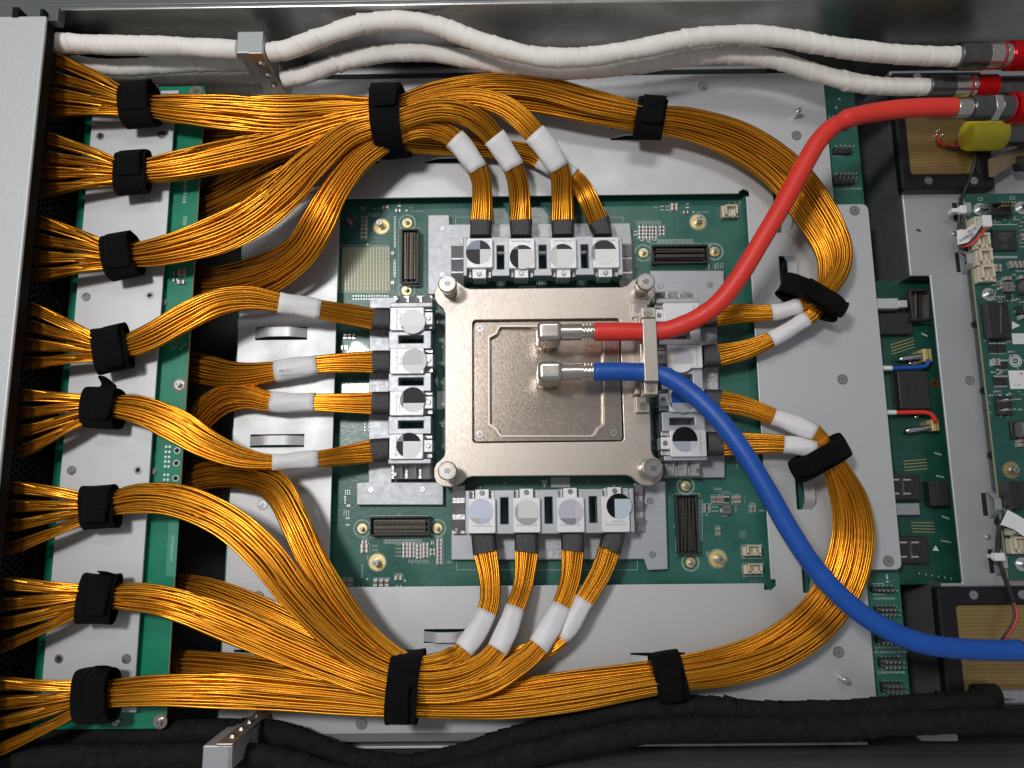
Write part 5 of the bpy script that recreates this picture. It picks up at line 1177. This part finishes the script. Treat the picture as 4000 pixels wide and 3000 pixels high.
obj("power_module", MB().pbox(3512, 1450, 3630, 1596, ZP, ZP + .09), BLACKP, pw, bevel=.004)
c = P(3650, 1497, ZP); obj("plated_hole", MB().ring(c.x, c.y, ZP, ZP + .003, .012, .028, 24).cyl(c.x, c.y, ZP, ZP + .001, .013, 16, m=1), [mat("copper_ring", (.22, .09, .03), .6, .4), HOLE], pw)
for (q, tx_) in (((3480, 1852, 3596, 1952), "TO77V8P51"), ((3510, 2096, 3628, 2200), "TO77V8P51")):
    o = obj("relay", MB().pbox(*q, ZP, ZP + .06), BLACKP, pw, bevel=.004)
    for fx in (.16, .55):
        for fy in (.22, .76):
            x, y = q[0] + (q[2] - q[0]) * fx, q[1] + (q[3] - q[1]) * fy
            obj("relay_pin", MB().pbox(x - 14, y - 3, x + 14, y + 3, ZP + .06, ZP + .064), TINPAD, o)
    text(tx_, P((q[0] + q[2]) / 2 - 12, (q[1] + q[3]) / 2, ZP + .0625), .02, -H, CHIPTXT, o)
o = obj("socket", MB().pbox(3632, 1880, 3706, 1976, ZP, ZP + .07).pbox(3660, 1884, 3704, 1972, ZP + .07, ZP + .074), BLACKP, pw, bevel=.003)
for i in range(2):
    for j in range(5): obj("socket_cavity", MB().pbox(3664 + i * 20, 1888 + j * 17, 3680 + i * 20, 1901 + j * 17, ZP + .074, ZP + .0745), HOLE, o)
obj("shield_block", MB().pbox(3500, 1966, 3594, 2012, ZP, ZP + .05), ALUC, pw, bevel=.004)
sl = MB()
for q in ((3650, 1766, 3680, 1774), (3657, 1855, 3690, 1862), (3680, 2014, 3710, 2024), (3676, 2108, 3718, 2116), (3590, 2236, 3740, 2262), (3600, 1300, 3624, 1310)): 
    for k in range(6): x = q[0] + (q[2] - q[0]) * k / 6; sline(x, q[1] + (q[3] - q[1]) * k / 6, x + 3, q[1] + (q[3] - q[1]) * k / 6 + 7, 2.2, sl, ZP + .001)
a = [P(x, y, ZP + .001) for x, y in ((3642, 2150), (3655, 2130), (3668, 2152))]; sl.add(a, [(0, 1, 2)])
obj("board_print", sl, SILK, pw, kind="stuff")

# controller board at the right edge
ZR = .05
kx0 = P(3840, 1400, ZR).x; ky1, ky0 = P(3900, 756, ZR).y, P(3960, 2262, ZR).y
kb = thing("control_board", "green control board with cream headers and a lead plugged in", "circuit board", (kx0, 0, ZR))
obj("substrate", MB().box(kx0, xr, ky0, ky1, ZR - .016, ZR), mat("teal_solder_mask", (.013, .075, .062), 0, .34, (.022, .098, .08), 12, bump=.05, bs=60, coat=.2, detail=8), kb)
obj("board_edge", MB().box(kx0 - .003, kx0, ky0, ky1, ZR - .014, ZR - .002), PCBE, kb)
for x, y in ((3828, 818), (3990, 812), (3862, 1150), (3992, 2204)): standoff(x, y, 26, kb, ZR, ring=TINPAD)
standoff(3949, 1836, 33, kb, ZR, ring=mat("bare_copper_ring", (.35, .25, .12), .4, .5))
o = obj("box_header", MB().pbox(3868, 790, 3954, 836, ZR, ZR + .02).pbox(3868, 790, 3954, 796, ZR + .02, ZR + .07).pbox(3868, 830, 3954, 836, ZR + .02, ZR + .07).pbox(3868, 796, 3880, 830, ZR + .02, ZR + .07).pbox(3948, 796, 3954, 830, ZR + .02, ZR + .07), BLACKP, kb, bevel=.002)
p = MB()
for r in range(2):
    for k in range(5): c = P(3890 + k * 12, 806 + r * 12, ZR); p.box(c.x - .003, c.x + .003, c.y - .003, c.y + .003, ZR + .02, ZR + .06)
obj("header_pins", p, GOLDPAD, o, kind="stuff")
for q in ((3797, 845, 3848, 905), (3811, 908, 3870, 972), (3815, 970, 3880, 1036), (3823, 1033, 3889, 1100)): cream(*q, ZR, kb, h=.075)
o = ic(3881, 897, 3972, 978, ZR, kb, .016, name="processor_chip"); text("LATTICE", P(3926, 915, ZR + .0166), .021, 0, CHIPTXT, o)
for y, s_ in ((925, "LAMXO3LF-9400"), (932, "6BG484C"), (940, "2B34P1"), (957, "AQ2535"), (965, "M KOREA")): text(s_, P(3924, y, ZR + .0166), .011, 0, CHIPTXT, o)
o = ic(3924, 1101, 3963, 1138, ZR, kb, .03, m=GREYP, name="inductor"); text("3R3", P(3944, 1119, ZR + .0306), .02, H, INK, o)
def rcap(x, y, lay):
    c = P(x, y, ZR)
    if not lay: obj("can_capacitor", MB().cyl(c.x, c.y, ZR + .01, ZR + .10, .042, 28).box(c.x - .045, c.x + .045, c.y - .045, c.y + .045, ZR, ZR + .012, 1), [GREYP, BLACKP], kb, smooth=.6, bevel=.003)
    else: obj("can_capacitor", xcyl(MB(), c.y, ZR + .045, c.x, c.x + .16, .043).box(c.x - .02, c.x + .04, c.y - .05, c.y + .05, ZR, ZR + .02, 1), [GREYP, BLACKP], kb, smooth=.6, bevel=.005)
rcap(4002, 1124, False); rcap(3955, 1682, True)
o = obj("edge_socket", MB().pbox(3862, 1180, 3946, 1320, ZR, ZR + .06).pbox(3862, 1180, 3900, 1320, ZR + .06, ZR + .075), BLACKP, kb, bevel=.004)
p = MB()
for k in range(18): p.pbox(3852, 1200 + k * 6, 3863, 1202.6 + k * 6, ZR, ZR + .006); p.pbox(3908, 1195 + k * 6, 3911, 1197 + k * 6, ZR + .06, ZR + .062)
obj("socket_leads", p, TINPAD, o, kind="stuff")
ic(3867, 1344, 3896, 1376, ZR, kb, .018, 4, 'y'); ic(3901, 1344, 3931, 1376, ZR, kb, .018, 4, 'y'); ic(3907, 1411, 3938, 1440, ZR, kb, .018, 4, 'y'); ic(3884, 1473, 3936, 1505, ZR, kb, .012, 13, 'y'); ic(3930, 1148, 3952, 1168, ZR, kb, .01, 4, 'x'); ic(3972, 1195, 4000, 1225, ZR, kb, .02, 2, 'x')
header(3925, 1584, 56, 76, 2, ZR, kb)
o = obj("paper_label", MB().pbox(3943, 1447, 4010, 1519, ZR, ZR + .003), PAPER, kb); text("0.V1.00", P(3975, 1505, ZR + .0036), .012, 0, INK, o)
obj("paper_label", MB().pbox(3954, 1302, 4010, 1344, ZR, ZR + .002), SILK, kb)
sl = MB()
c = P(3966, 1410, ZR); k = S(c); sl.ring(c.x, c.y, ZR, ZR + .0012, 21 * k, 25 * k, 30); sl.ring(c.x, c.y, ZR, ZR + .0012, 12 * k, 17 * k, 30)
text("20", P(3966, 1410, ZR + .0015), .022, -.5, SILK, kb)
a = [P(x, y, ZR + .001) for x, y in ((3953, 1254), (3953, 1286), (3985, 1272))]; sl.add(a, [(0, 1, 2)])
for q in ((3822, 773, 3836, 782), (3946, 768, 3964, 778), (3876, 893, 3977, 985), (3822, 1012, 3822, 1100), (3850, 840, 3850, 900)): srect_ = None
for q in ((3822, 773, 3838, 783), (3946, 768, 3964, 778)):
    for e in ((q[0], q[1], q[2], q[1]), (q[2], q[1], q[2], q[3]), (q[2], q[3], q[0], q[3]), (q[0], q[3], q[0], q[1])): sline(*e, 1.3, sl, ZR + .001)
for k in range(24): 
    x = 3880 + k * 4; 
    for y in (875, 1000, 1005): sline(x, y, x, y + 4, 2, sl, ZR + .001)
for k in range(40): x, y = random.uniform(3870, 4000), random.choice((random.uniform(845, 870), random.uniform(1150, 1175), random.uniform(1380, 1465), random.uniform(1530, 1545))); sline(x, y, x + 4, y, 3, sl, ZR + .001)
obj("board_print", sl, SILK, kb, kind="stuff")
text("0119OP-P01A-03201-04EFP V01", P(3921, 1960, ZR + .0015), .016, -H, SILK, kb)
for x, y, r_ in ((3892, 1042, 0), (3892, 1057, 0), (3950, 1030, 0), (3955, 1042, 0), (3984, 1030, 0), (3988, 1042, 0), (3930, 1090, 0), (3906, 1118, H), (3886, 1410, 0), (3886, 1422, 0), (3986, 1720, 0), (3986, 1738, 0), (3992, 930, H), (3990, 1085, 0), (3994, 1240, 0)): comp(CAPL, x, y, r_, ZR, kb)
for x, y in ((3905, 1180), (3990, 1180), (3975, 1170), (3960, 1175), (3895, 1160), (3905, 1160), (3915, 1160), (3960, 1120), (3900, 1130), (3900, 1100), (3880, 1115), (3975, 1060), (3990, 1060), (3960, 1075), (3850, 1330), (3940, 1335), (3950, 1390), (3945, 1375), (3955, 1375), (3985, 1460), (3900, 1445), (3912, 1452), (3880, 1455), (3870, 1545), (3945, 1540), (3980, 1560), (3985, 1600), (3870, 870), (3885, 870), (3900, 870), (3960, 860), (3975, 860), (3990, 870), (3985, 885), (3990, 900), (3990, 915), (3990, 950), (3992, 965), (3905, 1460), (3890, 1530), (3900, 1530)): comp(CAPS, x, y, 0, ZR, kb)
obj("power_socket", MB().pbox(3945, 1880, 4030, 1976, ZR, ZR + .09).pbox(3985, 1884, 4030, 1970, ZR + .09, ZR + .094), BLACKP, kb, bevel=.004)
cream(3944, 2060, 4020, 2092, ZR, kb, h=.075); cream(3950, 2096, 4020, 2164, ZR, kb, h=.075)
# plug and leads on it
def lead(label, segs, name="sensor_lead"):
    t = thing(name, label, "lead", P(*segs[0][0][0]))
    for lst, r, m, nm in segs: obj(nm, MB().tube(crom(pts(lst), .015), r, 10), m, t, smooth=1)
    return t
l1 = lead("thin black lead with white flag label going to the white plug", [
    ([(3806, 600, .10), (3806, 640, .10), (3790, 690, .08), (3758, 770, .07), (3748, 820, .09), (3746, 880, .08), (3742, 920, .08)], .0095, BLACKP, "black_jacket"),
    ([(3745, 940, .08), (3755, 962, .08), (3790, 955, .10), (3830, 920, .13), (3862, 868, .14)], .0065, RHOSE, "red_wire"),
    ([(3742, 935, .09), (3750, 953, .09), (3785, 945, .11), (3820, 910, .14), (3855, 855, .15)], .0065, BLACKP, "black_wire")])
obj("plug_housing", MB().pbox(3841, 839, 3876, 884, ZR + .05, ZR + .115), WHITEP, l1, bevel=.004)
fl = [(3737, 900, 3741, 955), (3752, 896, 3758, 953), (3770, 897, 3778, 948), (3795, 880, 3800, 934), (3812, 866, 3820, 916)]
b = MB().sweep([[P(q[0], q[1], .115 + .008 * math.sin(i)), P(q[2], q[3], .115 + .008 * math.sin(i)), P(q[2], q[3], .111 + .008 * math.sin(i)), P(q[0], q[1], .111 + .008 * math.sin(i))] for i, q in enumerate(fl)])
o = obj("flag_label", b, PAPER, l1, smooth=.5)
text("20260419", P(3775, 925, .13), .024, math.pi + .45, INK, o); text("REV:B0", P(3797, 897, .132), .018, math.pi + .45, INK, o)
l2 = lead("thin black lead with white flag label near the lower panel", [
    ([(3985, 1976, .14), (3955, 1980, .14), (3930, 2010, .13), (3905, 2060, .12), (3896, 2130, .10), (3905, 2190, .10), (3930, 2270, .10), (3958, 2350, .10)], .0105, BLACKP, "black_jacket"),
    ([(3958, 2350, .10), (3972, 2400, .11), (3962, 2440, .11), (3935, 2480, .10), (3920, 2500, .09)], .0065, RHOSE, "red_wire"),
    ([(3955, 2350, .11), (3962, 2400, .12), (3952, 2440, .12), (3925, 2480, .11), (3912, 2500, .10)], .0065, BLACKP, "black_wire")])
fl = [(3935, 1992, 3908, 2050), (3945, 1996, 3922, 2054), (3975, 2012, 3958, 2066), (4010, 2034, 3994, 2092), (4040, 2050, 4030, 2110)]
b = MB().sweep([[P(q[0], q[1], .165), P(q[2], q[3], .165), P(q[2], q[3], .161), P(q[0], q[1], .161)] for q in fl]); obj("flag_label", b, PAPER, l2, smooth=.5)
for nm, q, sx in (("white zip tie on the lead beside the upper panel", (3752, 800, 3778, 832), (3720, 812, 3752, 828)), ("white zip tie on the lead above the lower panel", (3886, 2160, 3928, 2192), (3874, 2166, 3886, 2182))):
    t = thing("zip_tie", nm, "zip tie", P(q[0], q[1], .08), "white zip ties"); obj("tie_head", MB().pbox(*q, .085, .12), WHITEP, t, bevel=.006); obj("tie_band", MB().pbox(*sx, .06, .105), WHITEP, t, bevel=.004)
# gold panels
def gpanel(label, fr_, gold, screws):
    a = rect(*fr_, .06); t = thing("heater_panel", label, "panel", (a[0], a[2], 0), "ribbed gold panels in black frames")
    g = rect(*gold, .055)
    obj("panel_frame", MB().plate([(a[0], a[2]), (a[1], a[2]), (a[1], a[3]), (a[0], a[3])], [[(g[0], g[2]), (g[1], g[2]), (g[1], g[3]), (g[0], g[3])]], .002, .075), BLACKF, t, bevel=.012, seg=1)
    obj("gold_sheet", MB().box(g[0] - .003, g[1] + .003, g[2] - .003, g[3] + .003, .03, .05), GOLDP, t)
    for x, y in screws: screw(FLUSH, x, y, .075, t, "frame_screw", .8)
    return t
g1 = gpanel("ribbed gold panel in a black frame behind the couplings", (3500, 285, 3858, 742), (3540, 385, 3795, 682), ((3627, 706), (3804, 706), (3582, 298)))
for x, y in ((3655, 530), (3678, 530), (3664, 510)): c = P(x, y, .05); obj("solder_joint", MB().cyl(c.x, c.y, .05, .068, .013, 14, .006), SOLDER, g1, smooth=1)
obj("red_lead", MB().tube(crom(pts([(3664, 535, .06), (3672, 558, .07), (3710, 570, .07), (3760, 568, .08)]), .02), .007, 10), RHOSE, g1, smooth=1); obj("black_lead", MB().tube(crom(pts([(3672, 545, .06), (3690, 566, .07), (3720, 576, .07), (3760, 574, .08)]), .02), .006, 10), BLACKP, g1, smooth=1)
g2 = gpanel("ribbed gold panel in a black frame under the end of the blue hose", (3680, 2292, 4120, 2800), (3748, 2362, 4110, 2730), ((3803, 2324), (3993, 2322)))
gb = thing("angle_bracket", "brown metal bracket plate with a slanted edge below the couplings", "bracket", P(3900, 640, .1))
obj("bracket_sheet", MB().prism(poly([(3862, 620), (4010, 560), (4010, 612), (3880, 692), (3866, 690)], .11), .095, .11), mat("bronze_sheet", (.36, .28, .17), .8, .4), gb, bevel=.003)
obj("bracket_roller", xcyl(MB(), P(3990, 640, .12).y, .12, P(3975, 640, .12).x, P(4060, 640, .12).x, .045), BLACKP, gb, smooth=.6)
